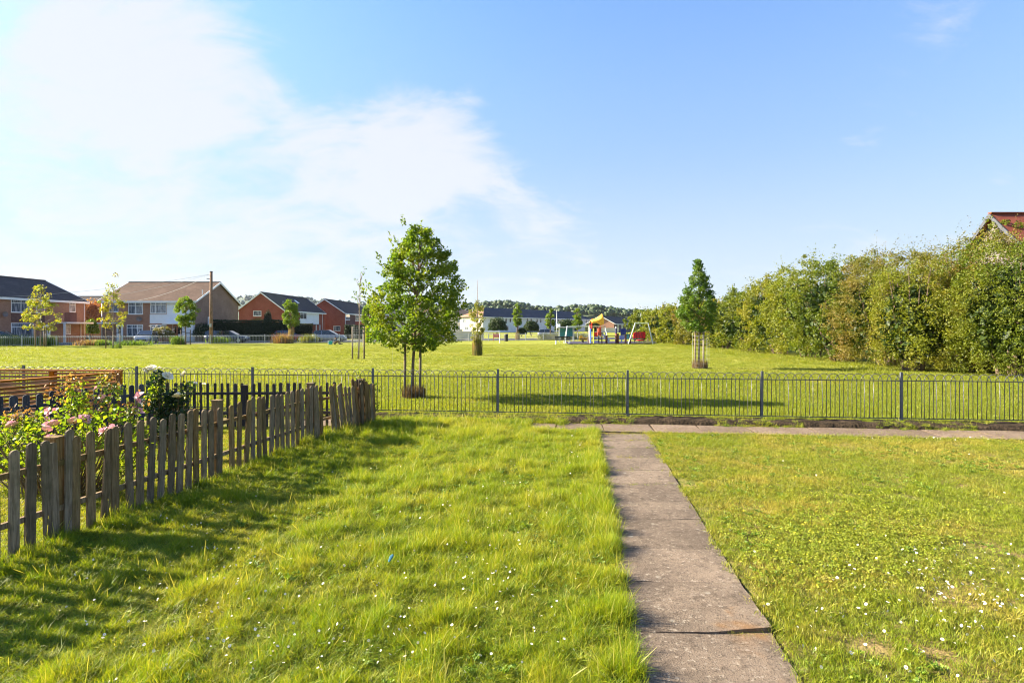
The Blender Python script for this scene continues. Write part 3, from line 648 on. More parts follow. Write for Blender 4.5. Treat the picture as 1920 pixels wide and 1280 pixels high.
# broad leaved weeds through both lawns
rsw = np.random.RandomState(21); wl = []
for i in range(3):
    k_ = 9; a = rsw.uniform(0, 2 * PI, k_ * 3); q_ = np.repeat(rsw.uniform(.012, .05, k_), 3) * np.tile((.5, 1, 1.4), k_); C_ = np.stack([q_ * np.cos(a), q_ * np.sin(a), .02 + .4 * q_], 1)
    wl.append(bpy.data.objects.new('rosette', leaves('rosette', C_, .034, LEAF['lawnweed'], 30 + i, up=1.2, aspect=.5)))
X = rsw.uniform(-4.6, 9, 5200); Y = rsw.uniform(2.4, 11.4, 5200); ok = in_view(X, Y) & (X > fence_x(Y)) & ((X < path_r(Y) - .98) | (X > path_r(Y) + .06)) & ((12.6 - .1109 * X - Y) > 1.6) & (vnoise(X, Y, 1.6) > .58)
X, Y = X[ok], Y[ok]; rot, scl, idx = inst(np.stack([X, Y, 0 * X], 1), .4, .95, 3, 22, .2); scatter('lawn_weeds', np.stack([X, Y, np.where(X < path_r(Y), .02, .0)], 1), rot, scl, idx, wl)

# daisies
def daisy(seed):
    r_ = random.Random(seed); mb = MB(); mats = []
    hgt = r_.uniform(.045, .08)
    mb.tube([(0, 0, 0), (.004, .002, hgt * .6), (0, 0, hgt)], .0012, 3)
    fg = len(mb.f); nP = 13; tilt = Matrix.Translation((0, 0, hgt)) @ Euler((r_.uniform(-.7, .7), r_.uniform(-.7, .7), 0)).to_matrix().to_4x4()
    for i in range(nP):
        a = 2 * PI * i / nP; c, s_ = math.cos(a), math.sin(a); R1, wd = .0125, .0030
        q_ = [(0.003 * c, .003 * s_, 0), (R1 * .7 * c - wd * s_, R1 * .7 * s_ + wd * c, .0015), (R1 * c, R1 * s_, .001), (R1 * .7 * c + wd * s_, R1 * .7 * s_ - wd * c, .0015)]
        mb.add([tilt @ Vector(p_) for p_ in q_], [(0, 3, 2, 1)])
    fp = len(mb.f)
    ring = [tilt @ Vector((.0042 * math.cos(2 * PI * i / 7), .0042 * math.sin(2 * PI * i / 7), .002)) for i in range(7)]; mb.add(ring + [tilt @ Vector((0, 0, .0045))], [(i, (i + 1) % 7, 7) for i in range(7)])
    me = mb.mesh('daisy', WEED); me.materials.append(MATS['daisy_petals']); me.materials.append(MATS['daisy_centres'])
    for i, p_ in enumerate(me.polygons): p_.material_index = 0 if i < fg else (1 if i < fp else 2)
    return bpy.data.objects.new('daisy', me)
plain('daisy_petals', (.82, .80, .78), .6, var=.05); plain('daisy_centres', (.75, .5, .04), .7)
dz = [daisy(i) for i in range(5)]
# photographed drifts: a thick one on the right lawn, thinner ones on the left
DP = []
def drift(px, py, sx, sy, n_):
    for _ in range(n_):
        a = rsn.normal(px, sx); b_ = rsn.normal(py, sy)
        if b_ < 800 or b_ > 1330: continue
        Y = GY(b_); DP.append((XA(a, Y), Y))
drift(1760, 1100, 85, 45, 90); drift(1660, 1080, 80, 55, 30); drift(1700, 1200, 120, 60, 30); drift(1880, 1130, 60, 50, 40); drift(1560, 1150, 80, 50, 14)
drift(1580, 812, 170, 5, 60); drift(1850, 822, 90, 6, 50)
drift(440, 1070, 60, 40, 40); drift(700, 1120, 90, 60, 34); drift(940, 1090, 60, 30, 45); drift(930, 950, 90, 45, 40); drift(500, 1230, 160, 40, 50); drift(250, 1180, 120, 60, 40); drift(850, 1220, 150, 50, 40); drift(1080, 880, 50, 70, 25); drift(320, 990, 60, 20, 20)
for _ in range(140):
    b_ = rsn.uniform(830, 1280); Y = GY(b_); DP.append((XA(rsn.uniform(100, 1900), Y), Y))
DP = [(x, y) for x, y in DP if not (path_r(y) - 1.05 < x < path_r(y) + .04) and x > fence_x(np.array(y)) + .1 and 12.6 - .1109 * x - y > 1.6]
X = np.array([p_[0] for p_ in DP]); Y = np.array([p_[1] for p_ in DP]); pts = np.stack([X, Y, np.where(X < path_r(Y), .045, .0)], 1)
rot, scl, idx = inst(pts, .55, .95, 5, 9, .45); scl *= np.where(X < path_r(Y), .85, 1.)[:, None]; scatter('daisies', pts, rot, scl, idx, dz)
# clover and buttercup patch beside the path
n = 2000; pxs = rsn.normal(1570, 120, n); pys = rsn.normal(1010, 50, n); Y = CAM_H * F / (np.clip(pys, 870, 1200) - HY); X = (pxs - CX) / F * Y; kp = X > path_r(Y) + .12; X, Y = X[kp], Y[kp]
cm_ = leaves('clover', np.random.RandomState(3).normal(0, .022, (18, 3)) * (1, 1, .2) + (0, 0, .032), .014, LEAF['clover'], 3, up=1.4, aspect=.9)
rot, scl, idx = inst(np.stack([X, Y, 0 * X], 1), .8, 1.2, 1, 10, .1); scatter('clover', np.stack([X, Y, 0 * X], 1), rot, scl, idx, [bpy.data.objects.new('clover', cm_)])
kp = rsn.rand(len(X)) < .03; bm_ = MB(); [bm_.add([(.0, 0, .06), (.008 * math.cos(a), .008 * math.sin(a), .066), (.008 * math.cos(a + 1), .008 * math.sin(a + 1), .066)], [(0, 1, 2)]) for a in (0, 1.25, 2.5, 3.75, 5)]
bc = bpy.data.objects.new('buttercup', bm_.mesh('buttercup', plain('buttercup_yellow', (.85, .68, .03), .5)))
pts = np.stack([X[kp] - .25, Y[kp] + .1, 0 * X[kp]], 1); rot, scl, idx = inst(pts, .9, 1.4, 1, 12, .1); scatter('buttercups', pts, rot, scl, idx, [bc])


# ------------------------------------------------------------------ trees
def crown_pts(base, prof, n_cl, per, cr, seed, hollow=.35, sparse=0.):
    """prof: [(z, r)], clump centres inside it; returns leaf centres, clump centres"""
    rs_ = np.random.RandomState(seed); zs = [p_[0] for p_ in prof]; rs2 = [p_[1] for p_ in prof]; cs = []
    while len(cs) < n_cl:
        z = rs_.uniform(zs[0], zs[-1]); r_ = np.interp(z, zs, rs2)
        if rs_.rand() > (r_ / max(rs2)) ** 1.2 + .08: continue
        a = rs_.uniform(0, 2 * PI); r_ = r_ * (.74 + .42 * float(vnoise(a * 1.1 + seed, z * 1.7, 1.))); q_ = r_ * (hollow + (1 - hollow) * rs_.rand() ** .5) * rs_.uniform(.85, 1.08); cs.append((q_ * math.cos(a), q_ * math.sin(a), z))
    cs = np.array(cs); return clump_points(cs, rs_.uniform(.6, 1.25, n_cl) * cr, per, seed + 1), cs

def tree(label, X, Y, prof, trunk_h, trunk_r, n_cl, per, cr, leaf, lsize, seed, bark=BARK, name='young_tree', lean=0., stakes=None, limbs=14, guard=None, clump=None, group=None, cat='tree', top=None, spray=0, stem_top=None):
    root = empty(name, (X, Y, 0), 0, label, cat, group); r_ = random.Random(seed)
    zt = stem_top or prof[-1][0] * .93
    pts = []; k_ = 9
    for i in range(k_ + 1):
        f = i / k_; pts.append((lean * f * zt + r_.uniform(-.02, .02) * (i > 0), r_.uniform(-.02, .02) * (i > 0), zt * f))
    mb = MB().tube(pts, [trunk_r * (1.25 if i == 0 else 1 - .8 * (i / k_)) for i in range(k_ + 1)], 8); mb.obj('trunk', bark, root, True)
    L, cs = crown_pts(None, prof, n_cl, per, cr, seed)
    L = L + np.stack([L[:, 2] * lean, 0 * L[:, 2], 0 * L[:, 2]], 1)
    if spray:   # loose twigs sticking out of the outline
        rs_ = np.random.RandomState(seed + 9); ex = []
        for _ in range(spray):
            c_ = cs[rs_.randint(len(cs))]; d_ = np.array([c_[0] * .8, c_[1] * .8, rs_.uniform(-.1, 1.3)]); d_ /= np.linalg.norm(d_) + .01; ln = rs_.uniform(.5, 1.2) * cr * 1.9
            for f in np.linspace(.4, 1, 8): ex.append(c_ + d_ * ln * f + rs_.normal(0, .05 * cr, 3))
        L = np.concatenate([L, ex])
    bl = MB(); sel = sorted(range(len(cs)), key=lambda i: r_.random())[:limbs]
    for i in sel:
        c_ = cs[i]; z0 = max(trunk_h * .92, c_[2] - r_.uniform(.25, .6) * (prof[-1][0] - prof[0][0]) * .45); z0 = min(z0, c_[2] - .05) if c_[2] > trunk_h else trunk_h * .9
        m_ = Vector((c_[0] * .5, c_[1] * .5, (z0 + c_[2]) / 2 + .05)); r0 = trunk_r * .42
        bl.tube([(lean * z0, 0, z0), m_ + Vector((lean * z0, 0, 0)), (c_[0] + lean * c_[2], c_[1], c_[2])], [r0, r0 * .6, r0 * .2], 5)
    bl.obj('branches', bark, root, True)
    ob = link('crown', leaves('crown', L, lsize, LEAF[leaf], seed + 5, up=.15), root)
    if stakes:
        for (sx_, sy_, sh, sr) in stakes:
            MB().tube([(sx_, sy_, -.1), (sx_ + .01, sy_, sh)], sr, 8).obj('stake', STAKE, root, True)
        for (a, b_, z, th) in [(stakes[0], (0, 0), stakes[0][2] * .88, .05), (stakes[-1], (0, 0), stakes[-1][2] * .80, .05)]:
            MB().bar((a[0], a[1] - .03, z), (b_[0], b_[1] - .03, z - .04), .03, th).obj('strap', BLACK, root)
    if guard:
        gx, gr, gz0, gz1, ny = guard; mb = MB(); nseg = 12
        for j in range(ny):
            z = gz0 + (gz1 - gz0) * j / (ny - 1); mb.tube([(gx + gr * math.cos(2 * PI * i / nseg), gr * math.sin(2 * PI * i / nseg), z) for i in range(nseg + 1)], .0022, 3, False)
        for i in range(nseg): a = 2 * PI * i / nseg; mb.tube([(gx + gr * math.cos(a), gr * math.sin(a), gz0), (gx + gr * math.cos(a), gr * math.sin(a), gz1)], .0022, 3, False)
        mb.obj('wire_guard', GALV, root)
    if clump:
        cr_, ch_, cn_, cmat, cx_ = clump; rs_ = np.random.RandomState(seed + 3); a = rs_.uniform(0, 2 * PI, cn_); q_ = cr_ * rs_.rand(cn_) ** .5
        blades(cn_, [(cx_ + x, y) for x, y in zip(q_ * np.cos(a), q_ * np.sin(a))], ch_, .012 if ch_ < 1 else .03, cmat, seed, 'base_grass', root, .35 if ch_ < 1 else .05)
    return root

def blades(n, xy, h, w, mat, seed, name, parent=None, spread=.35, z0=0.):
    rs_ = np.random.RandomState(seed); xy = np.asarray(xy); H = h * rs_.uniform(.5, 1.15, n); da = rs_.uniform(0, 2 * PI, n); bd = rs_.uniform(.1, 1, n) * spread
    wa = rs_.uniform(0, PI, n); V = []; 
    for f, ww in ((0, 1), (.5, .8), (1, .15)):
        cx_ = xy[:, 0] + np.cos(da) * H * bd * f * f; cy_ = xy[:, 1] + np.sin(da) * H * bd * f * f; cz = z0 + H * f
        V.append(np.stack([cx_ - np.cos(wa) * w * ww / 2, cy_ - np.sin(wa) * w * ww / 2, cz], 1)); V.append(np.stack([cx_ + np.cos(wa) * w * ww / 2, cy_ + np.sin(wa) * w * ww / 2, cz], 1))
    V = np.stack(V, 1).reshape(-1, 3); i = np.arange(n) * 6
    Fc = np.concatenate([np.stack([i, i + 1, i + 3, i + 2], 1), np.stack([i + 2, i + 3, i + 5, i + 4], 1)])
    o = link(name, np_mesh(name, V, Fc, mat, {'r': np.repeat(rs_.rand(n), 6)}), parent); return o

# 1 big staked maple
X, Y = XA(772, 16.1), 16.1
tree('largest park tree, full green crown on a trunk between two stakes, behind the railing', X, Y,
     [(1.32, .4), (1.55, 1.1), (1.85, 1.32), (2.3, 1.34), (2.8, 1.34), (3.2, 1.12), (3.6, .92), (4.0, .8), (4.3, .62), (4.55, .34), (4.72, .1)], 1.6, .048, 470, 52, .17, 'maple', .078, 31,
     stakes=[(-.19, 0, 1.72, .036), (.22, .05, 1.72, .036)], limbs=60, lean=.055, guard=(-.52, .0, .15, 1.5, 26), clump=(.32, .34, 900, DRY, .06), spray=150)
# 2 right staked tree by the hedge
X, Y = XA(1310, 27.5), 27.5
tree('dark green young tree with pointed crown, staked in a wire guard near the hedge', X, Y,
     [(1.75, .35), (2.1, .85), (2.6, 1.05), (3.1, .92), (3.6, .70), (4.1, .46), (4.6, .26), (5.1, .07)], 1.6, .05, 300, 42, .17, 'dark', .09, 48,
     stakes=[(-.17, 0, 1.75, .04), (.24, .05, 1.7, .04)], limbs=40, guard=(.1, .38, .05, 1.7, 10), clump=(.36, .42, 500, DRY, .06), spray=60)
# 3 thin sapling
X, Y = XA(672, 35.2), 35.2
tree('almost leafless tall thin sapling between two stakes in mid park', X, Y, [(1.9, .5), (3.2, .45), (4.2, .5), (5.5, .35), (5.9, .3)], 1.2, .05, 13, 11, .2, 'dark', .10, 52, bark=BARKP, lean=.025,
     stakes=[(-.36, 0, 1.95, .05), (.33, .05, 1.95, .05)], limbs=9, guard=(0, .34, .75, 1.95, 12), stem_top=5.2)
# 4 ivy clad column
X, Y = XA(895, 39.7), 39.7
tree('spindly tree in a column of ivy over dry brown reeds, right of the largest tree', X, Y, [(.7, .28), (1.3, .36), (2.0, .5), (2.9, .55), (3.4, .35), (3.7, .1)], .7, .05, 60, 40, .17, 'tuft', .10, 57, bark=BARKP, limbs=8, stem_top=5.1,
     clump=(.34, 1.5, 260, IVYREED, 0.))
# 5..12 street side trees
def T(label, px, Y, prof, th, tr, ncl, per, cr, leaf, ls, seed, **kw): return tree(label, XA(px, Y), Y, prof, th, tr, ncl, per, cr, leaf, ls, seed, **kw)
T('young tree with ivy wrapped trunk by the far railing, partly behind the largest tree', 691, 71.5, [(2.0, .4), (2.6, .9), (3.6, .9), (4.6, .55), (5.2, .2)], 1.9, .12, 60, 60, .30, 'mid', .17, 63, clump=(.45, 2.3, 500, LEAF['tuft'], 0.))
T('rounded lime green tree with thick wrapped trunk in front of the red brick gable house', 546, 69.5, [(1.9, .4), (2.4, .85), (3.2, .95), (4.0, .8), (4.6, .6), (5.0, .3)], 1.9, .12, 90, 70, .32, 'mid', .16, 67, clump=(.32, 1.7, 400, IVYREED, 0.))
T('bushy green tree in front of the white clad house', 348, 62.5, [(1.9, .3), (2.4, .8), (3.2, 1.0), (4.2, 1.0), (4.7, .6), (5.1, .3)], 1.8, .08, 85, 70, .32, 'mid', .16, 71, stakes=[(-.5, 0, 1.6, .05), (.5, 0, 1.6, .05)])
T('straggly sapling with bare top shoot, staked, left of the white clad house', 212, 52.5, [(1.9, .9), (2.6, 1.25), (3.4, 1.0), (4.2, 1.0), (4.6, .5), (6.6, .35)], 1.5, .06, 50, 30, .3, 'lime', .15, 73, bark=BARKP, stakes=[(-.65, 0, 1.9, .05), (.55, .1, 1.7, .05)], limbs=14, clump=(.45, .45, 200, LEAF['dark'], 0.3), spray=10, stem_top=5.6)
T('drooping yellow green sapling behind three stakes, leftmost tree of the park', 76, 56.5, [(1.7, 1.2), (2.4, 2.0), (3.0, 1.9), (3.8, 1.5), (4.6, .9), (5.7, .7)], 1.6, .06, 75, 34, .36, 'lime', .17, 79, bark=BARKP, stakes=[(-.5, 0, 1.9, .05), (0.1, .3, 1.9, .05), (.45, .1, 1.9, .05)], limbs=16)
T('narrow green tree in front of the long grey roofed terrace, left of the lamp', 970, 86, [(1.9, .3), (2.6, .7), (3.6, .7), (4.5, .45), (5.2, .3)], 1.9, .1, 50, 60, .28, 'mid', .2, 83, clump=(.35, 1.2, 160, IVYREED, 0.))
T('small green tree just left of the street lamp', 1032, 90, [(1.7, .3), (2.4, .7), (3.2, .75), (4.1, .4), (4.6, .2)], 1.7, .1, 40, 60, .28, 'mid', .2, 89)
T('narrow green tree behind the swing crossbar in the playground', 1083, 92, [(1.5, .3), (2.3, .75), (3.3, .7), (4.3, .5), (4.7, .2)], 1.5, .1, 44, 60, .28, 'mid', .2, 97)

def shrub(name, label, X, Y, rx, ry, h, leaf, ls, n, seed, cat='shrub', z0=0., group=None, cone=False, stems=5, square=False, rz=0.):
    root = empty(name, (X, Y, 0), rz, label, cat, group); rs_ = np.random.RandomState(seed)
    n = int(n * 2); a = rs_.uniform(0, 2 * PI, n)
    # shell of a lumpy dome
    th_ = np.arccos(rs_.uniform(-.2, 1, n)); rr_ = rs_.uniform(.80, 1.04, n) ** 1.
    lump = .84 + .28 * vnoise(a * 1.3 + seed, th_ * 2.6, 1.3) + .10 * vnoise(a * 4, th_ * 7 + seed, 1.1)
    x = np.sin(th_) * np.cos(a); y = np.sin(th_) * np.sin(a); z = np.cos(th_)
    if square: x, y = np.sign(x) * np.abs(x) ** .5, np.sign(y) * np.abs(y) ** .5; z = np.sign(z) * np.abs(z) ** .5
    L = np.stack([x * rx, y * ry, z * h * .55], 1) * (rr_ * lump)[:, None]; L[:, 2] += h * .45 + z0
    if cone: f = np.clip(1.15 - L[:, 2] / h, .05, 1); L[:, 0] *= f; L[:, 1] *= f
    L[:, 2] = np.maximum(L[:, 2], .02); ou = np.stack([x, y, z], 1); c0 = np.array([0, 0, h * .45 + z0])
    I_ = c0 + (L - c0) * rs_.uniform(.35, .85, (n, 1)); link('inner_foliage', leaves('inner_foliage', I_[: n // 2], ls * 2.0, LEAF[leaf], seed + 3), root)
    link('foliage', leaves('foliage', L, ls, LEAF[leaf], seed, out=ou), root)
    mb = MB()
    for i in range(stems): a_ = rs_.uniform(0, 2 * PI); mb.tube([(0, 0, 0), (math.cos(a_) * rx * .3, math.sin(a_) * ry * .3, h * .4), (math.cos(a_) * rx * .6, math.sin(a_) * ry * .6, h * .75)], [.04, .03, .01], 5)
    mb.obj('stems', BARK, root); return root

# ------------------------------------------------------------------ the tall hedge on the right
def hedge_bush(label, X, Y, rx, ry, h, leaf, seed, n, ls, dead=0):
    root = empty('hedge_bush', (X, Y, 0), 0, label, 'bush', 'overgrown hedge along the right side of the park'); rs_ = np.random.RandomState(seed); cs = []
    N = int(n / 27)
    while len(cs) < N:
        a = rs_.uniform(0, 2 * PI); z = rs_.uniform(.04, 1.0); f = max(.05, 1 - (max(0, z - .55) / .50) ** 2.2) ** .5 if z > .55 else (.84 + .16 * z / .55)
        lump = .64 + .40 * vnoise(a * 1.6 + seed, z * 3., 1.) + .44 * vnoise(a * 3.2 + seed, z * 6.5, 1.)
        q_ = f * lump * rs_.uniform(.78, 1.03); c_ = (math.cos(a) * rx * q_, math.sin(a) * ry * q_, z * h * (.86 + .16 * lump)); cs.append(c_)
        if rs_.rand() < .10: cs.append((c_[0] * 1.05, c_[1] * 1.05, c_[2] + rs_.uniform(.15, .4)))
    cs = np.array(cs); L = clump_points(cs, rs_.uniform(.14, .42, len(cs)), 42, seed + 1, .75)
    # shoots above the outline
    ex = []
    for _ in range(int(N * .30)):
        c_ = cs[rs_.randint(len(cs))]
        if c_[2] < h * (.55 if rs_.rand() < .6 else .2): continue
        d_ = np.array([rs_.normal(0, .3), rs_.normal(0, .3), 1.]); ln = rs_.uniform(.3, 1.05)
        for f in np.linspace(.3, 1, 9): ex.append(c_ + d_ * ln * f + rs_.normal(0, .05, 3))
    if ex: L = np.concatenate([L, ex])
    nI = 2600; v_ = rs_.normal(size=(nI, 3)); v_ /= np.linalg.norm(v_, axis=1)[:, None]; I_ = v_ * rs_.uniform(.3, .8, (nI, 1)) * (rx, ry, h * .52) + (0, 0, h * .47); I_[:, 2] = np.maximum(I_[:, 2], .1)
    link('inner_foliage', leaves('inner_foliage', I_, .34, LEAF['bush'], seed + 7), root)  # darker leaf colour inside paints the shade of the hedge's hollows
    ou = L.copy(); ou[:, 2] -= h * .4; ou /= np.linalg.norm(ou, axis=1)[:, None] + 1e-6
    link('foliage', leaves('foliage', L, ls * .82, LEAF[leaf], seed + 2, out=ou * .35), root)
    mb = MB()
    for i in range(16 + dead):
        a = rs_.uniform(0, 2 * PI); q_ = rs_.uniform(.4, 1.0) if i < 16 else rs_.uniform(.8, 1.02); z1 = h * rs_.uniform(.6, 1.02)
        mb.tube([(math.cos(a) * rx * .2, math.sin(a) * ry * .2, 0), (math.cos(a) * rx * .5 * q_, math.sin(a) * ry * .5 * q_, z1 * .5), (math.cos(a) * rx * q_ * .8, math.sin(a) * ry * q_ * .8, z1)], [.07, .04, .012], 5)
    mb.obj('stems', BARK, root)
hb = [
    ('hedge_bush nearest', 22.6, 20.2, 2.9, 2.4, 6.3, 'hedge', 101, 44000, .092, 0, 'tall yellow green bush filling the right edge of the view'),
    ('', 19.6, 23.0, 2.0, 1.9, 5.0, 'hedge_green', 103, 28000, .09, 0, 'bright green bush just left of the one at the right edge'),
    ('', 20.6, 25.6, 2.5, 2.0, 5.35, 'hedge_brown', 107, 26000, .092, 34, 'brown tinged bush with bare twigs below the dark gable'),
    ('', 17.9, 26.2, 1.6, 1.6, 4.4, 'hedge', 109, 14000, .092, 10, 'yellow green bush leaning over the gap in the hedge'),
    ('', 19.1, 29.6, 2.5, 2.2, 5.4, 'hedge_brown', 113, 24000, .098, 26, 'olive brown bush left of the dark gap in the hedge'),
    ('', 18.8, 33.4, 2.6, 2.5, 5.5, 'hedge_green', 127, 16000, .13, 6, 'large fresh green bush in the middle of the hedge'),
    ('', 19.2, 37.8, 2.6, 2.6, 5.5, 'hedge', 131, 14000, .14, 0, 'tall bush where the hedge top starts to fall towards the left'),
    ('', 19.4, 42.6, 2.5, 2.8, 5.2, 'hedge', 137, 12000, .155, 0, 'yellow olive bush two back from the staked tree'),
    ('', 19.3, 47.8, 2.4, 3.0, 4.7, 'hedge_green', 139, 10000, .17, 0, 'bush just right of the dark green staked tree'),
    ('', 19.2, 53.5, 2.3, 3.2, 4.3, 'hedge', 149, 9000, .19, 0, 'bush directly behind the dark green staked tree'),
    ('', 19.1, 59.5, 2.3, 3.4, 4.2, 'hedge_brown', 151, 9000, .2, 6, 'bush with brown top just left of the staked tree'),
    ('', 18.9, 66.0, 2.3, 3.6, 4.1, 'hedge', 157, 8000, .22, 0, 'second to last bush of the hedge towards the playground'),
    ('', 18.7, 73.0, 2.3, 3.9, 3.9, 'hedge', 163, 8000, .24, 0, 'last bush of the hedge, right behind the basket swing'),
    ('', 19.3, 81.0, 2.6, 4.2, 4.0, 'hedge_green', 167, 7000, .26, 0, 'low end of the hedge beyond the basket swing'),
]
for (_, X, Y, rx, ry, h, lf, sd_, n, ls, dead, lab) in hb: hedge_bush(lab, X, Y, rx, ry * 1.25, h, lf, sd_, n, ls, dead)
# rank growth along the hedge foot
n = 2400; Y = rsn.uniform(19, 70, n); X = 16.2 + (Y < 24) * (24 - Y) * .75 + rsn.normal(0, .5, n) + .8 * np.sin(Y * .7); pts = np.stack([X, Y, 0 * X], 1); rot, scl, idx = inst(pts, 1.2, 3.0, 6, 14, .2); scatter('hedge_foot_weeds', pts, rot, scl, idx, park_t)

# ------------------------------------------------------------------ houses
def brickmat(name, ca, cb, mortar=(.30, .27, .24)):
    m, t, b = newmat(name); v = objco(t)
    sp = t.n('ShaderNodeSeparateXYZ'); t.l(v, sp.inputs[0]); cb_ = t.n('ShaderNodeCombineXYZ'); t.l(t.math('ADD', sp.outputs[0], sp.outputs[1]), cb_.inputs[0]); t.l(sp.outputs[2], cb_.inputs[1])
    br = t.n('ShaderNodeTexBrick'); t.l(cb_.outputs[0], br.inputs['Vector']); br.inputs['Color1'].default_value = (*ca, 1); br.inputs['Color2'].default_value = (*cb, 1); br.inputs['Mortar'].default_value = (*mortar, 1)
    br.inputs['Scale'].default_value = 1; br.inputs['Brick Width'].default_value = .225; br.inputs['Row Height'].default_value = .075; br.inputs['Mortar Size'].default_value = .008
    c = t.mix(t.ramp(t.noise(v, .8, 4), .35, .7, 0, .35), br.outputs[0], tuple(x * .7 for x in ca)); t.put(b.inputs['Base Color'], c); b.inputs['Roughness'].default_value = .9; b.inputs['Specular IOR Level'].default_value = .12
    t.l(t.bump(br.outputs['Fac'], -.3, .01), b.inputs['Normal']); return m
def tilemat(name, ca, cb, row=.33):
    m, t, b = newmat(name); v = objco(t); sp = t.n('ShaderNodeSeparateXYZ'); t.l(v, sp.inputs[0])
    wv = t.math('FRACT', t.math('MULTIPLY', sp.outputs[2], 1 / (row * .42))); n = t.noise(t.mapping(v, (1, 1, 3)), 3., 5, .7)
    c = t.mix(t.ramp(n, .38, .64), ca, cb); c = t.mix(t.ramp(wv, .0, .25, .45, 0), c, tuple(x * .5 for x in ca)); c = t.mix(t.ramp(t.noise(v, .6, 4), .5, .72, 0, .5), c, tuple(x * 1.35 for x in cb))
    t.put(b.inputs['Base Color'], c); b.inputs['Roughness'].default_value = .85; b.inputs['Specular IOR Level'].default_value = .12; t.l(t.bump(wv, .5, .03), b.inputs['Normal']); return m
B_BROWN = brickmat('brown_brick', (0.299, 0.137, 0.085), (0.390, 0.189, 0.117), (0.338, 0.260, 0.208)); B_GABLE = brickmat('brown_gable_brick', (0.221, 0.130, 0.098), (0.286, 0.176, 0.130), (0.312, 0.247, 0.208)); B_RED = brickmat('red_brick', (.26, .055, .035), (.32, .075, .045), (.26, .15, .12)); B_SUNLIT = brickmat('sunlit_brick', (.34, .155, .10), (.42, .21, .14))
T_BROWN = tilemat('brown_roof_tiles', (0.082, 0.050, 0.037), (0.120, 0.077, 0.058)); T_GREY = tilemat('grey_roof_tiles', (0.055, 0.055, 0.070), (0.079, 0.079, 0.096)); T_DARK = tilemat('dark_roof_tiles', (0.053, 0.044, 0.044), (0.075, 0.062, 0.062)); T_OLIVE = tilemat('olive_roof_tiles', (.085, .068, .05), (.115, .095, .07)); T_RED = tilemat('red_roof_tiles', (0.211, 0.055, 0.038), (0.262, 0.081, 0.050)); T_SUNLIT = tilemat('sunlit_hip_tiles', (.22, .13, .085), (.28, .17, .11))
WHITE = plain('white_paint', (.80, .80, .80), .5, var=.06, scale=2.); CREAM = plain('cream_render', (.60, .54, .46), .85, var=.08, scale=.7); WRENDER = plain('white_render', (.70, .70, .72), .85, var=.08, scale=.7)
CLAD = plain('white_cladding', (.74, .76, .80), .55, var=.05, scale=1.); TILEHUNG = tilemat('dark_hung_tiles', (.12, .06, .055), (.16, .085, .075), .25); GREYW = plain('grey_wall', (.16, .14, .135), .9, scale=1.5)
m, t, b = newmat('window_glass'); b.inputs['Base Color'].default_value = (.10, .13, .17, 1); b.inputs['Roughness'].default_value = .08; b.inputs['Specular IOR Level'].default_value = .9
t.put(b.inputs['Base Color'], t.mix(t.ramp(t.noise(t.mapping(objco(t), (6, 6, .6)), 1.5, 3), .45, .6), (.06, .08, .11), (.30, .32, .36))); GLASS = m
DARKGLASS = plain('dark_glass', (.02, .025, .03), .06, var=.2); DARKGLASS.node_tree.nodes['Principled BSDF'].inputs['Specular IOR Level'].default_value = .9

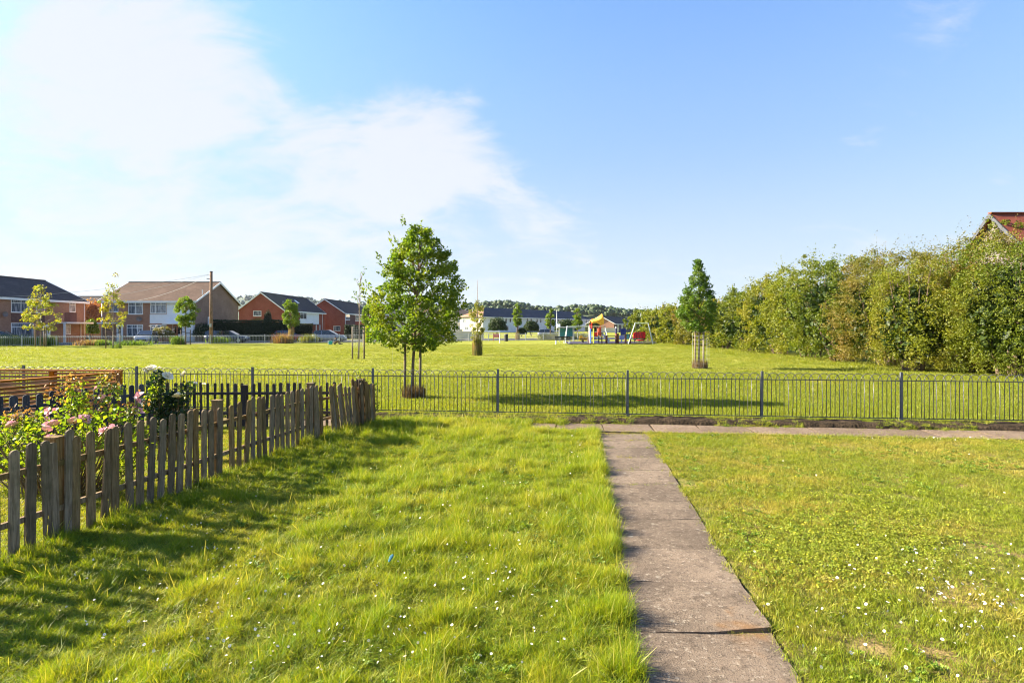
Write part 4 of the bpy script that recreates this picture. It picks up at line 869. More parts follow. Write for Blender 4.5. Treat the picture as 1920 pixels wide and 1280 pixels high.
def house(name, label, loc, rz, L, D, ez, rz_h, wall, roof, end='gable', hip=0., over=.3, verge=WHITE, gable_wall=None, wins=(), doors=(), panels=(), gwins=(), pipes=(), group=None, eave_mat=None, chim=(), lights=(), cat='house', ew=None, thick=.12):
    root = empty(name, (*loc, 0), rz, label, cat, group)
    gw = gable_wall or wall
    rpitch = (rz_h - ez) / (D / 2)
    # walls as one shell
    mb = MB()
    if end == 'gable':
        mb.add([(0, 0, 0), (L, 0, 0), (L, D, 0), (0, D, 0), (0, 0, ez), (L, 0, ez), (L, D, ez), (0, D, ez), (0, D / 2, rz_h - .1), (L, D / 2, rz_h - .1)], [(0, 1, 5, 4), (2, 3, 7, 6), (0, 4, 7, 3), (1, 2, 6, 5), (4, 5, 6, 7)])
        mb.obj('wall', wall, root)
        g = MB(); g.add([(-.01, 0, 0), (-.01, D, 0), (-.01, D, ez), (-.01, D / 2, rz_h - .1), (-.01, 0, ez)], [(0, 4, 3, 2, 1)]); g.obj('gable_wall', gw, root); g = MB(); g.add([(L + .01, 0, 0), (L + .01, D, 0), (L + .01, D, ez), (L + .01, D / 2, rz_h - .1), (L + .01, 0, ez)], [(0, 1, 2, 3, 4)])
        g.obj('gable_wall', gw, root)
        x0, x1 = -over, L + over; h0, h1 = x0, x1
    else:
        mb.box(0, 0, 0, L, D, ez); mb.obj('wall', wall, root)
        if ew: g = MB(); g.box(-.02, .02, 0, 0, D - .02, ez); g.obj('end_wall', ew, root)  # differing render on the end wall carries its sunlight in the colour
        x0, x1 = -over, L + over; h0, h1 = hip, L - hip
    dz_ = over * rpitch
    e0, e1 = -over, D + over; zE = ez - dz_; zR = rz_h
    for side, nm in ((0, 'roof'), (1, 'roof')):
        ye = e0 if side == 0 else e1
        q_ = [(x0, ye, zE), (x1, ye, zE), (h1, D / 2, zR), (h0, D / 2, zR)]; r_ = MB(); t_ = thick
        r_.add(q_ + [(x, y, z - t_) for x, y, z in q_], [(0, 1, 2, 3), (7, 6, 5, 4), (0, 4, 5, 1), (1, 5, 6, 2), (2, 6, 7, 3), (3, 7, 4, 0)]); r_.obj(nm, roof, root)
    if end != 'gable':
        for xa, xb, rm in ((x0, h0, ew and T_SUNLIT or roof), (x1, h1, roof)):  # browner tiles on the left hip put that slope's sunlight into the colour
            r_ = MB(); r_.add([(xa, e0, zE), (xa, e1, zE), (xb, D / 2, zR)], [(0, 1, 2)]); r_.obj('hip_roof', rm, root)
    else:
        for xa in (x0, x1):
            s_ = -1 if xa < 0 else 1
            for ye in (e0, e1):
                v_ = MB(); v_.bar((xa + s_ * .03, ye, zE - .05), (xa + s_ * .03, D / 2, zR - .05), .06, .2) if False else None
                A = Vector((xa + s_ * .02, ye, zE)); B = Vector((xa + s_ * .02, D / 2, zR)); w = .03
                v_ = MB(); v_.add([A + Vector((w * s_, 0, .02)), B + Vector((w * s_, 0, .02)), B + Vector((w * s_, 0, -.24)), A + Vector((w * s_, 0, -.2)), A + Vector((-w * s_, 0, .02)), B + Vector((-w * s_, 0, .02)), B + Vector((-w * s_, 0, -.24)), A + Vector((-w * s_, 0, -.2))], [(0, 1, 2, 3), (7, 6, 5, 4), (0, 4, 5, 1), (3, 2, 6, 7), (0, 3, 7, 4), (1, 5, 6, 2)])
                v_.obj('bargeboard', verge, root)
        rd = MB(); rd.box(x0, D / 2 - .12, zR - .02, x1, D / 2 + .12, zR + .07); rd.obj('ridge', roof, root)
    for ye, s_ in ((e0, -1), (e1, 1)):
        f_ = MB(); f_.box(x0 + .05, min(ye, ye + s_ * .05), zE - .26, x1 - .05, max(ye, ye + s_ * .05), zE - .01); f_.obj('fascia', eave_mat or WHITE, root)
    def win(u0, z0, u1, z1, cols_=2, sash=True, gl=GLASS, face='front', fr=.06):
        if face == 'front': M_ = Matrix.Identity(4)
        elif face == 'left': M_ = Matrix(((0, 1, 0, -.012), (-1, 0, 0, D), (0, 0, 1, 0), (0, 0, 0, 1)))   # u measured along the end wall from its far corner
        wr = MB(); wr.box(u0 - .03, -.05, z0 - .06, u1 + .03, -.005, z0, M_)
        wr.box(u0, -.035, z0, u0 + fr, -.004, z1, M_); wr.box(u1 - fr, -.035, z0, u1, -.004, z1, M_); wr.box(u0 + fr, -.035, z1 - fr, u1 - fr, -.004, z1, M_); wr.box(u0 + fr, -.035, z0, u1 - fr, -.004, z0 + fr, M_)
        for c_ in range(1, cols_): x = u0 + (u1 - u0) * c_ / cols_; wr.box(x - fr / 2, -.033, z0 + fr, x + fr / 2, -.006, z1 - fr, M_)
        if sash: wr.box(u0 + fr, -.032, z0 + (z1 - z0) * .70, u1 - fr, -.007, z0 + (z1 - z0) * .70 + .05, M_)
        w_ = wr.obj('window', WHITE, root); MB().box(u0 + .02, -.012, z0 + .02, u1 - .02, -.003, z1 - .02, M_).obj('pane', gl, w_)
    for w in wins: win(*w)
    for w in gwins: win(*w, face='left')
    for (u0, z0, u1, z1, mt) in panels: MB().box(u0, -.025, z0, u1, -.0005, z1).obj('cladding', mt, root)
    for (u0, z0, u1, z1, mt) in doors:
        d_ = MB().box(u0, -.05, z0, u1, -.01, z1).obj('door', mt, root); MB().box(u0 + .25, -.06, z0 + 1.1, u0 + .4, -.05, z1 - .25).obj('pane', DARKGLASS, d_)
        MB().box(u1 - .4, -.06, z0 + 1.1, u1 - .25, -.05, z1 - .25).obj('pane', DARKGLASS, d_)
    for (u, z1) in pipes: MB().tube([(u, -.12, 0), (u, -.12, z1)], .045, 6).obj('downpipe', WHITE, root, True)
    for (u, v) in chim: MB().box(u, v, rz_h - .6, u + .6, v + .9, rz_h + .7).obj('chimney', wall, root)
    for (u0, v, u1, w) in lights:
        y0_, y1_ = v, v + w; zf = lambda y: zE + (y + over) * rpitch + .03
        s_ = MB(); s_.add([(u0, y0_, zf(y0_)), (u1, y0_, zf(y0_)), (u1, y1_, zf(y1_)), (u0, y1_, zf(y1_))], [(0, 1, 2, 3)]); s_.obj('roof_window', WHITE, root)
    return root
def dish(parent, x, z, face='front'):
    mb = MB(); n = 10
    mb.add([(x + .38 * math.cos(2 * PI * i / n), -.25, z + .3 * math.sin(2 * PI * i / n)) for i in range(n)] + [(x, -.16, z)], [(i, (i + 1) % n, n) for i in range(n)]); mb.tube([(x, 0, z - .15), (x, -.16, z)], .02, 4)
    mb.obj('satellite_dish', plain('dish_grey', (.16, .13, .13), .6), parent)

EZ, RZ = 5.3, 7.95
# H1, facing right along the left street side
h1w = []
for u0, u1 in ((-12, -9.6), (-6.3, -3.9), (1.5, 3.2), (4.7, 7.6), (10.0, 12.6)): h1w += [(u0 + 4, 3.55, u1 + 4, 5.0, 2), (u0 + 4, .75, u1 + 4, 2.25, 2)]
h1 = house('terrace_house', 'brown brick terrace at the left edge with dark hung tiles between windows', (-55.6, 60.5), PI / 2, 16.0, 11, EZ, RZ, B_BROWN, T_DARK,
      wins=[(.2, 3.55, 2.2, 5.0, 2), (.2, .75, 2.2, 2.25, 2), (4.6, 3.55, 7.2, 5.0, 2), (4.6, .75, 7.6, 2.35, 1), (8.0, 3.55, 9.3, 5.0, 1), (13.2, 3.8, 14.2, 5.0, 1), (12.6, 1.0, 13.4, 2.2, 1)],
      panels=[(.2, 2.35, 2.2, 3.45, TILEHUNG), (4.6, 2.45, 9.3, 3.45, TILEHUNG), (12.4, 2.3, 14.4, 3.7, TILEHUNG)], doors=[(9.0, 0, 10.1, 2.15, WHITE)], pipes=[(15.6, 5.0), (15.0, 2.4)])
dish(h1, 3.6, 3.3)
p_ = MB().box(11.2, -1.2, 2.3, 15.8, 0, 2.5).obj('porch_roof', WHITE, h1); MB().box(11.0, -1.1, 0, 11.15, -.9, 2.3).obj('porch_post', WHITE, h1)
# low roofs seen between the first two houses
house('rear_house', 'low dark roofed house glimpsed between the two left terraces', (XA(118, 108), 106), 0, 8.5, 8, 5.2, 7.6, B_BROWN, T_DARK)
# H2
SX0, SX1 = XA(190, 73.7), -39.8; L2 = SX1 - SX0
def u2(px): return XA(px, 73.7) - SX0
h2 = house('terrace_house', 'brown brick and white clad terrace house with brown tiled roof, behind the telegraph pole', (SX0, 73.7), 0, L2, 11.6, EZ, RZ, B_BROWN, T_BROWN, gable_wall=B_GABLE,
      wins=[(u2(241), 3.5, u2(268), 5.0, 2), (u2(238), .7, u2(268), 2.2, 3), (u2(282), 3.6, u2(312), 5.1, 3), (u2(282), .8, u2(312), 2.2, 3), (u2(205), 3.8, u2(222), 5.0, 1), (u2(329), 4.3, u2(338), 5.05, 1)],
      panels=[(u2(281), 2.35, u2(365), 3.45, CLAD), (u2(313), 3.45, u2(365), 5.2, CLAD), (u2(324), .0, u2(365), 2.2, CLAD)], doors=[(u2(219), 0, u2(231), 2.2, WHITE), (u2(325), .0, u2(334), 2.2, plain('brown_door', (.25, .09, .04), .5))], pipes=[(.15, 5.0), (L2 - .2, 5.0)])
MB().box(u2(192), -1.0, 2.3, u2(222), -.01, 2.45).obj('porch_roof', WHITE, h2); MB().box(u2(312), -.9, 2.25, u2(345), -.01, 2.4).obj('porch_roof', WHITE, h2)
MB().box(u2(332), -.04, 1.0, u2(334) + .5, -.02, 2.1).obj('side_window', DARKGLASS, h2)
dish(h2, u2(263), 2.9)
mb = MB(); mb.tube([(u2(352) + 1, 1.6, 6.0), (u2(352) + 1, 1.6, 6.7)], .06, 6); mb.obj('roof_vent', WHITE, h2)
w_ = MB().box(L2 + .02, 3.0, 1.7, L2 + .07, 4.0, 3.2).obj('window', WHITE, h2); MB().box(L2 + .071, 3.15, 1.85, L2 + .08, 3.85, 3.05).obj('pane', GLASS, w_)
# H3, gable towards us
h3 = house('terrace_house', 'red brick gable ended house with white bargeboards behind the clipped dark hedge', (-42.8, 110), PI / 2, 24, 8.4, 5.2, 8.4, B_RED, T_DARK,
      gwins=[(2.7, 3.9, 4.2, 4.9, 1, False)], wins=[(.6, 3.5, 2.2, 4.9, 1), (8.5, 3.5, 12.0, 4.9, 2, True, DARKGLASS), (7.8, .8, 11.6, 2.3, 2)], panels=[(-.0, 0, 2.8, 3.2, CLAD), (8.0, 2.4, 20, 3.4, CLAD), (12.2, 3.4, 20, 5.0, CLAD)], pipes=[(.2, 5), (22, 5)], lights=[(13, 2.1, 14.2, .9)])
r_ = MB(); pr = (8.4 - 5.2) / 4.2; zf = lambda y: 5.2 + y * pr + .035
r_.add([(-.3, -.3, zf(-.3)), (9.5, -.3, zf(-.3)), (9.5, 4.2, zf(4.2)), (-.3, 4.2, zf(4.2))], [(0, 1, 2, 3)]); r_.obj('roof_section', T_OLIVE, h3)
dish(h3, 7.6, 3.0)
mb = MB().box(12, -1.0, 2.3, 18, 0, 2.45).obj('porch_roof', plain('dark_porch', (.04, .04, .05), .5), h3); MB().box(17.8, -1, 0, 17.95, -.85, 2.3).obj('porch_post', WHITE, h3); MB().box(15.4, -1, 0, 15.55, -.85, 2.3).obj('porch_post', WHITE, h3)
mb = MB().tube([(1.2, .6, 5.8), (1.2, .6, 6.9)], .03, 4); mb.tube([(.9, .6, 6.6), (1.5, .6, 6.6)], .02, 4); mb.obj('aerial', GALV, h3)
# H4
h4 = house('terrace_house', 'smaller red brick gable ended house, to the right of the first one', (-39.1, 137), PI / 2, 29, 9.2, 5.25, 8.4, B_RED, T_DARK,
      gwins=[(6.6, .9, 8.2, 2.1, 1, False)], wins=[(.8, 3.5, 4.5, 5.0, 1), (9.5, 3.3, 17, 5.0, 2)], panels=[(.4, 1.9, 9, 3.3, TILEHUNG), (4.6, 3.3, 9, 5.0, TILEHUNG)], pipes=[(.2, 5)])
MB().box(.2, -1.3, 2.0, 10, 0, 2.2).obj('porch_roof', WHITE, h4)
house('detached_house', 'pale rendered house half hidden by the left side of the largest tree', (XA(699, 150), 150), 0, 6.2, 8, 5.2, 7.6, CREAM, T_GREY, wins=[(1.2, 3.3, 3.0, 4.7, 2), (1, .8, 3, 2.2, 2), (4, 3.3, 5.4, 4.7, 2)])
house('detached_house', 'cream house with dark roof just right of the largest tree', (XA(800, 206), 206), 0, 15.5, 9, 5.3, 8.1, CREAM, T_DARK, wins=[(11, 3.4, 12.4, 4.8, 2), (13.2, 3.4, 14.6, 4.8, 2), (11, .8, 12.4, 2.2, 2)], chim=[(9, 4), (13, 4)])
# H6 long terrace
th6 = math.atan2(66, 42.6); h6w = []; h6p = []
for i in range(11):
    u0 = 6 + i * 6.8; h6w += [(u0, 3.3, u0 + 1.0, 4.9, 1, True, DARKGLASS, 'front', .08), (u0 + 2.6, 3.3, u0 + 3.6, 4.9, 1, True, DARKGLASS, 'front', .08), (u0 + .4, .7, u0 + 2.0, 2.2, 2)]
house('long_terrace', 'long white rendered terrace under a continuous slate grey roof, behind the goal and playground', (-9.2, 184), th6, 78, 9, 5.3, 8.15, WRENDER, T_GREY, end='hip', hip=7, over=.5, wins=h6w, gwins=[(1.2, 3.2, 2.4, 4.8, 2), (5.6, 3.2, 6.8, 4.8, 2), (2.0, .8, 3.4, 2.2, 2)], ew=CREAM, cat='terrace')
# H7 bungalow
house('bungalow', 'small sunlit brick bungalow with white bargeboards behind the yellow canopy', (33.6, 193), R(70), 84, 9, 3.1, 5.6, plain('dark_brown_wall', (.14, .10, .10), .9), T_DARK, gable_wall=B_SUNLIT, over=.5,  # gable brick tinted pink, the warm sunlight on it put into the colour
      wins=[(6, .9, 9, 2.7, 1), (14, .9, 18, 2.7, 1), (24, .9, 29, 2.7, 1), (38, .9, 44, 2.7, 1)])
tag(MB().box(25.5, 189.5, 0, 34.5, 189.8, 1.5).obj('garden_wall', CREAM), 'low white garden wall in front of the bungalow', 'wall')
MB_ = MB(); MB_.box(XA(845, 96), 96, 0, XA(905, 96), 96.25, 1.15); w_ = MB_.obj('boundary_wall', CREAM); tag(w_, 'white rendered boundary wall right of the largest tree', 'wall')
for px in (846, 864, 904): MB().box(XA(px, 96) - .25, 95.9, 0, XA(px, 96) + .25, 96.35, 1.5).obj('pier', CREAM, w_)
# the dark gabled roof behind the hedge
root = house('house_behind_hedge', 'grey gable and red tiled roof rising behind the hedge at the right edge', (26.4, 28.7), 0, 12, 6.6, 4.9, 8.1, GREYW, T_RED, verge=plain('grey_bargeboard', (.055, .06, .075), .6), over=.35, eave_mat=GREYW)
L_ = clump_points(np.array([(-.4, 3.3, 7.8), (-.3, 3.0, 7.4), (-.4, 2.9, 7.0), (-.3, 3.2, 6.5), (-.35, 4.2, 6.6), (-.1, 2.6, 7.5), (.3, 2.2, 7.3), (-.4, 2.5, 6.2)]), [.3, .3, .28, .3, .3, .25, .3, .3], 70, 5)
link('ivy', leaves('ivy', L_, .12, LEAF['hedge_green'], 6), root)

# back garden between the houses
shrub('copper_tree', 'orange copper leaved tree between the two left terraces', XA(167, 88), 88, 1.95, 1.5, 5.6, 'copper', .25, 2600, 201, 'tree', square=True)
shrub('garden_bush', 'bright green bush below the orange tree', XA(171, 82), 82, .9, .8, 2.9, 'mid', .2, 900, 202)
shrub('garden_bush', 'low dark bush in the shade left of the garden wall', XA(138, 82), 82, 1.4, .8, 2.0, 'privet', .2, 900, 203)
tag(MB().box(XA(142, 86), 86, 0, XA(193, 86), 86.2, 2.5).obj('garden_wall', B_BROWN), 'brown brick garden wall between the two left terraces', 'wall')
shrub('flowering_shrub', 'rounded shrub covered in white blossom in front of the white clad house', XA(306, 71.5), 71.5, 1.2, .9, 1.9, 'gold', .16, 900, 204)
# white blossom on it
Lb = clump_points(np.random.RandomState(8).normal(0, 1, (60, 3)) * (.55, .4, .28) + (0, -.35, 1.35), [.18] * 60, 12, 9); bo = bpy.data.objects[[o.name for o in bpy.data.objects if o.name.startswith('flowering_shrub')][-1]]
link('blossom', leaves('blossom', Lb, .13, plain('white_blossom', (.75, .68, .55), .7), 10), bo)
def boxhedge(name, label, A, B, w, h, leaf, ls, n, seed):
    A = Vector((*A, 0)); B = Vector((*B, 0)); L = (B - A).length; root = empty(name, tuple(A), math.atan2(B.y - A.y, B.x - A.x), label, 'hedge'); rs_ = np.random.RandomState(seed)
    u_ = rs_.uniform(0, L, n); k_ = rs_.rand(n); hh_ = h * (.93 + .14 * vnoise(u_, 0 * u_, .5)); y = np.where(k_ < .6, -w / 2, rs_.uniform(-w / 2, w / 2, n)); z = np.where(k_ < .6, rs_.uniform(.05, 1, n) * hh_, hh_)
    pts = np.stack([u_, y + rs_.normal(0, .06, n), z + rs_.normal(0, .05, n)], 1); link('foliage', leaves('foliage', pts, ls, LEAF[leaf], seed), root)
    MB().box(.1, -w / 2 + .15, 0, L - .1, w / 2, h * .9).obj('woody_core', LEAF[leaf], root); return root
boxhedge('clipped_hedge', 'long dark clipped hedge in front of the brown gable and red brick house', (-38.9, 76.2), (-29.6, 78.8), 1.6, 2.75, 'privet', .17, 9000, 211)
boxhedge('clipped_hedge', 'lower brownish end of the clipped hedge by the red car', (-29.3, 78.9), (-27.0, 79.6), 1.3, 2.3, 'conifer', .16, 2400, 212)
boxhedge('dark_hedge', 'dark hedge beside the smaller red brick gable', (XA(646, 92), 92), (XA(742, 92), 93.5), 1.2, 2.1, 'privet', .2, 5000, 213)
shrub('conifer', 'small dark rounded conifer above the clipped hedge', XA(502, 84), 84, .62, .6, 4.1, 'conifer', .13, 1500, 214, 'tree')
shrub('golden_shrub', 'golden dome shaped shrub showing over the clipped hedge', XA(482, 81), 81, 1.2, .8, 3.1, 'gold', .14, 1100, 215)
shrub('golden_shrub', 'second golden shrub at the right end of the clipped hedge', XA(528, 82), 82, 1.3, .8, 2.7, 'gold', .14, 900, 216)
shrub('dark_shrub', 'dark shrub at the left end of the clipped hedge', XA(383, 73), 73, 1.3, .9, 2.3, 'privet', .14, 1300, 217)
for px, py0, Y, rx, h, sd_, lab in [(933, 598, 112, 1.75, 3.6, 221, 'large round bush beside the white terrace wall'), (996, 603, 116, 1.5, 3.0, 222, 'round bush with dark base between two narrow trees'), (1061, 600, 118, 2.1, 3.3, 223, 'wide bush behind the teal shelter'), (1112, 606, 122, 1.6, 2.8, 224, 'bush under the yellow canopy'), (978, 617, 112, .9, 1.6, 225, 'low dark shrub at the foot of the white terrace')]:
    shrub('round_bush', lab, XA(px, Y), Y, rx, rx * .8, h, 'bush', .22, 1500, sd_)

# ------------------------------------------------------------------ far railing
root = empty('far_railing', (-46.2, 59.6, 0), math.atan2(.456, 1), 'thin grey bow top railing along the street at the far side of the park', 'railing')
Lf = 78; npan = 28; sp_ = Lf / npan; off = -14
for i in range(npan):
    x = off + i * sp_; mb = MB()
    MB().box(x - .04, -.04, 0, x + .04, .04, 1.05).obj('post', GALV, root)
    mb.box(x, -.012, .84, x + sp_, .012, .875); mb.box(x, -.012, .08, x + sp_, .012, .11)
    nb = 18
    for j in range(nb):
        xb = x + sp_ * (j + .5) / nb; mb.box(xb - .009, -.009, .1, xb + .009, .009, .86)
        mb.tube([(xb - .0, 0, .86), (xb + .04, 0, .95), (xb + .11, 0, .99), (xb + .18, 0, .95), (xb + .22, 0, .86)], .009, 3)
    o = mb.obj('railing_panel', GALV, root); o['kind'] = 'stuff'
# rank weeds along it
def weedclump(label, px, py, w, h, leaf, seed, n=260, bl=False, Y=None):
    Y = Y or GY(py); X = XA(px, Y); root = empty('weed_clump', (X, Y, 0), 0, label, 'weeds', 'weed clumps along the far railing'); rs_ = np.random.RandomState(seed)
    xy = rs_.normal(0, 1, (n, 2)) * (w / 2.4, .3); blades(n, xy, h, .05, LEAF[leaf], seed, 'stems', root, .5)
    if not bl: L = np.concatenate([rs_.normal(0, 1, (n, 2)) * (w / 2.4, .3), rs_.uniform(.05, .8, (n, 1)) * h], 1); link('foliage', leaves('foliage', L, .13, LEAF[leaf], seed), root)
for a in [('tall green weeds at the left edge of the park', 12, 648, 2.4, 1.1, 'weed', 301), ('green weeds left of the leftmost sapling', 48, 648, 1.8, 1.1, 'weed', 302), ('green weeds right of the leftmost sapling', 86, 648, 1.0, 1.0, 'weed', 303),
          ('reddish brown seeding weeds left of the straggly sapling', 168, 648, 1.6, .6, 'red_weed', 304), ('dark weeds beside the straggly sapling', 192, 648, .7, .6, 'weed', 305), ('low weeds in front of the silver car', 248, 647.5, 2.4, .55, 'weed', 306),
          ('round green weed clump left of the bushy green tree', 333, 646, .7, .9, 'weed', 307), ('weeds under the dark parked car', 410, 644, 1.2, .8, 'weed', 308), ('tall reddish seeding weeds left of the wrapped trunk', 530, 643.5, 1.2, 1.1, 'red_weed', 309),
          ('green rush clump between the wrapped trunk and silver hatchback', 580, 642.5, 1.1, 1.0, 'tuft', 310), ('yellow green tuft beside the silver far car', 1025, 637, 1.2, 1.0, 'tuft', 311), ('yellow green tuft behind the street lamp', 1039, 637, 1.0, 1.0, 'tuft', 312),
          ('yellow green tuft between the bench and the lamp', 1056, 636, 1.3, 1.0, 'tuft', 313), ('wide yellow green tuft behind the swings', 1074, 636, 1.7, 1.0, 'tuft', 314), ('yellow green tuft with reddish tips behind the springer', 1093, 636, 1.0, .9, 'tuft', 315)]: weedclump(*a, n=340)

# ------------------------------------------------------------------ vehicles
TYRE = plain('tyre_rubber', (.02, .02, .02), .8); RIM = plain('alloy_rim', (.45, .46, .48), .35, .7); LAMP = plain('lamp_glass', (.65, .65, .62), .15); TAIL = plain('tail_light_red', (.45, .02, .02), .2)
def paint(name, c): return plain(name, c, .28, .35, var=.05, coat=.8)
def car(label, X, Y, rz, body, L=4.1, Wd=1.75, H=1.48, estate=False, name='parked_car'):
    root = empty(name, (X, Y, 0), rz, label, 'car')
    bl = .88   # belt height
    if estate: sec = [(-.5, .55, .80, .80), (-.49, .9, 1.3, .96), (-.42, .92, H, 1), (-.1, .92, H, 1), (.08, .92, H * .97, 1), (.26, .9, .95, 1), (.42, .84, .84, .95), (.5, .55, .62, .78)]
    else: sec = [(-.5, .55, .78, .80), (-.485, .92, .98, .95), (-.40, .93, H * .93, 1), (-.22, .93, H, 1), (.0, .92, H * .99, 1), (.22, .9, .98, 1), (.40, .84, .86, .95), (.5, .5, .58, .78)]
    # lower shell
    mb = MB(); rings = []
    for (fx, belt, top, wf) in sec:
        x = fx * L; w = Wd / 2 * wf; b_ = min(belt, bl); ring = [(x, -w * .92, .22), (x, -w, .45), (x, -w * .98, b_), (x, -w * .90, b_ + .03), (x, w * .90, b_ + .03), (x, w * .98, b_), (x, w, .45), (x, w * .92, .22)]; rings.append(ring)
    for r_ in rings: mb.v += r_
    n = 8
    for i in range(len(rings) - 1):
        for j in range(n): a = i * n + j; b_ = i * n + (j + 1) % n; mb.f.append((a, a + n, b_ + n, b_))
    mb.f.append(tuple(range(n))); mb.f.append(tuple(len(rings) * n - n + j for j in reversed(range(n))))
    mb.obj('body', body, root, True)
    # roof shell
    cab = [(fx * L, top) for fx, belt, top, wf in sec if top > .93]; xs = [c[0] for c in cab]
    g = MB(); k_ = len(cab)
    for x, top in cab: w0 = Wd / 2 * .90; w1 = Wd / 2 * (.74 if top > 1.1 else .86); g.v += [(x, -w0, bl + .02), (x, -w1, top), (x, w1, top), (x, w0, bl + .02)]
    for i in range(k_ - 1):
        a = i * 4; g.f += [(a + 1, a + 5, a + 6, a + 2)]
    rf = g.obj('roof', body, root, True)
    s_ = MB()
    for i in range(k_ - 1):
        for sg in (0, 1):
            a = i * 4; q_ = [g.v[a + (0 if sg == 0 else 3)], g.v[a + 4 + (0 if sg == 0 else 3)], g.v[a + 4 + (1 if sg == 0 else 2)], g.v[a + (1 if sg == 0 else 2)]]; s_.add(q_, [(0, 1, 2, 3)])
    s_.obj('side_windows', DARKGLASS, root)
    for i, nm in ((0, 'rear_window'), (k_ - 1, 'windscreen')):
        a = i * 4; j = i + (1 if i == 0 else -1); q_ = [g.v[a], g.v[a + 3], g.v[a + 2], g.v[a + 1]]
        e_ = .02 * (-1 if i == 0 else 1)
        w_ = MB(); b2 = [g.v[a + 1], g.v[a + 2], g.v[j * 4 + 2], g.v[j * 4 + 1]]; w_.add([(x + e_, y * .94, z + .012) for x, y, z in b2], [(0, 1, 2, 3)]); w_.add([(x + e_, y * .98, z) for x, y, z in q_], [(0, 1, 2, 3)]); w_.obj(nm, DARKGLASS, root)
    for xp in (xs[1], (xs[1] + xs[-2]) / 2 if k_ > 3 else 0):
        for sg in (-1, 1): MB().bar((xp, sg * Wd / 2 * .905, bl), (xp, sg * Wd / 2 * .75, H * .97), .05, .03).obj('pillar', body, root)
    for fx in (-.31, .31):
        for sg in (-1, 1):
            w_ = MB(); y = sg * (Wd / 2 - .08); w_.tube([(fx * L, y - .1, .32), (fx * L, y + .1, .32)], .32, 14); wo = w_.obj('wheel', TYRE, root, False)
            r_ = MB(); r_.tube([(fx * L, y + sg * .085, .32), (fx * L, y + sg * .112, .32)], .21, 10); r_.obj('rim', RIM, wo)
    for sg in (-1, 1):
        MB().box(L * .455, sg * .62 - .18, .58, L * .475 + .03, sg * .62 + .18, .72).obj('headlight', LAMP, root); MB().box(-L * .492 - .02, sg * .68 - .12, .65, -L * .48, sg * .68 + .12, .92).obj('tail_light', TAIL, root)
    MB().box(-L * .5 - .01, -.26, .40, -L * .5 + .03, .26, .52).obj('number_plate', WHITE, root)
    MB().box(L * .49, -.5, .35, L * .5 + .015, .5, .5).obj('grille', BLACK, root); return root
ra = math.atan2(.456, 1)
SILV = paint('silver_paint', (.30, .31, .34)); NAVY = paint('navy_paint', (.03, .035, .07)); REDP = paint('red_paint', (.34, .02, .03)); BLKP = paint('black_paint', (.02, .02, .022)); GREYP = paint('light_blue_grey_paint', (.20, .23, .30)); BRNZ = paint('dark_grey_paint', (.09, .09, .10))
car('silver car facing the camera beside the white blossom shrub', XA(274, 68.5), 68.5, -1.25, SILV)
car('dark navy estate car side on in front of the clipped hedge', XA(427, 69.5), 69.5, ra - .28, NAVY, 4.7, estate=True)
car('dark red car parked behind the wrapped trunk tree', XA(541, 76), 76, ra + .1, REDP, 4.0)
car('light silver blue hatchback beside the red brick houses', XA(618, 73.8), 73.8, ra - .32, GREYP, 4.1, 1.75, 1.52)
car('small silver car seen left of the largest tree', XA(733, 82), 82, 1.9, SILV)
car('first dark car right of the largest tree trunk', XA(797, 86), 86, ra + 1.2, BRNZ)
car('dark car parked nearest the white boundary wall', XA(832, 86), 86, ra + .7, BLKP, 4.3)
car('silver car parked far off left of the street lamp', XA(1030, 104), 104, ra - .5, SILV)
car('navy car in the drive between the two left terraces', XA(134, 79), 79, ra + .2, NAVY, 3.9)
car('black car at the left edge of the view', XA(8, 62.0), 62.0, ra, BLKP)

# ------------------------------------------------------------------ pole, lamp, bins, goals
X, Y = XA(396, 66.8), 66.8
root = empty('telegraph_pole', (X, Y, 0), 0, 'tall brown wooden telegraph pole in front of the brown gable', 'pole')
MB().tube([(0, 0, -.2), (.0, 0, 8.15)], [.21, .15], 10).obj('pole', POLE, root, True); MB().tube([(0, 0, 8.15), (0, 0, 8.22)], .17, 10).obj('cap', BLACK, root)
MB().box(-.5, -.05, 7.35, -.0, .05, 7.42).obj('bracket', BLACK, root); MB().box(-.12, -.24, 1.9, .12, -.16, 2.3).obj('notice_plate', GALV, root)
CAB = plain('cable', (.42, .42, .42), .6)
for i, (q_, lab) in enumerate([((XA(258, 73.4), 73.4, 5.2), 'cable sagging from the telegraph pole to the eaves of the white clad house'), ((-55.2, 73.0, 5.1), 'cable from the telegraph pole to the right end of the left edge terrace'), ((-55.2, 62.0, 5.0), 'long cable from the telegraph pole to the left end of the edge terrace')]):
    A = Vector((X, Y, 7.9)); B = Vector(q_); pts = [A.lerp(B, f) - Vector((0, 0, 4 * .4 * f * (1 - f))) for f in [j / 12 for j in range(13)]]; tag(MB().tube(pts, .016, 4).obj('overhead_cable', CAB), lab, 'cable', 'overhead telephone cables')
def lamp(px, Y, h, label):
    root = empty('street_lamp', (XA(px, Y), Y, 0), 0, label, 'street lamp'); MB().tube([(0, 0, 0), (0, 0, 1.2), (0, 0, h)], [.07, .045, .035], 8).obj('column', GALV, root, True)
    MB().box(-.55, -.1, h, .12, .1, h + .12).obj('lamp_head', GALV, root)
lamp(1044, 88, 4.7, 'slim grey street lamp left of the playground'); lamp(1201, 120, 5.0, 'far street lamp in front of the hills right of the bungalow')
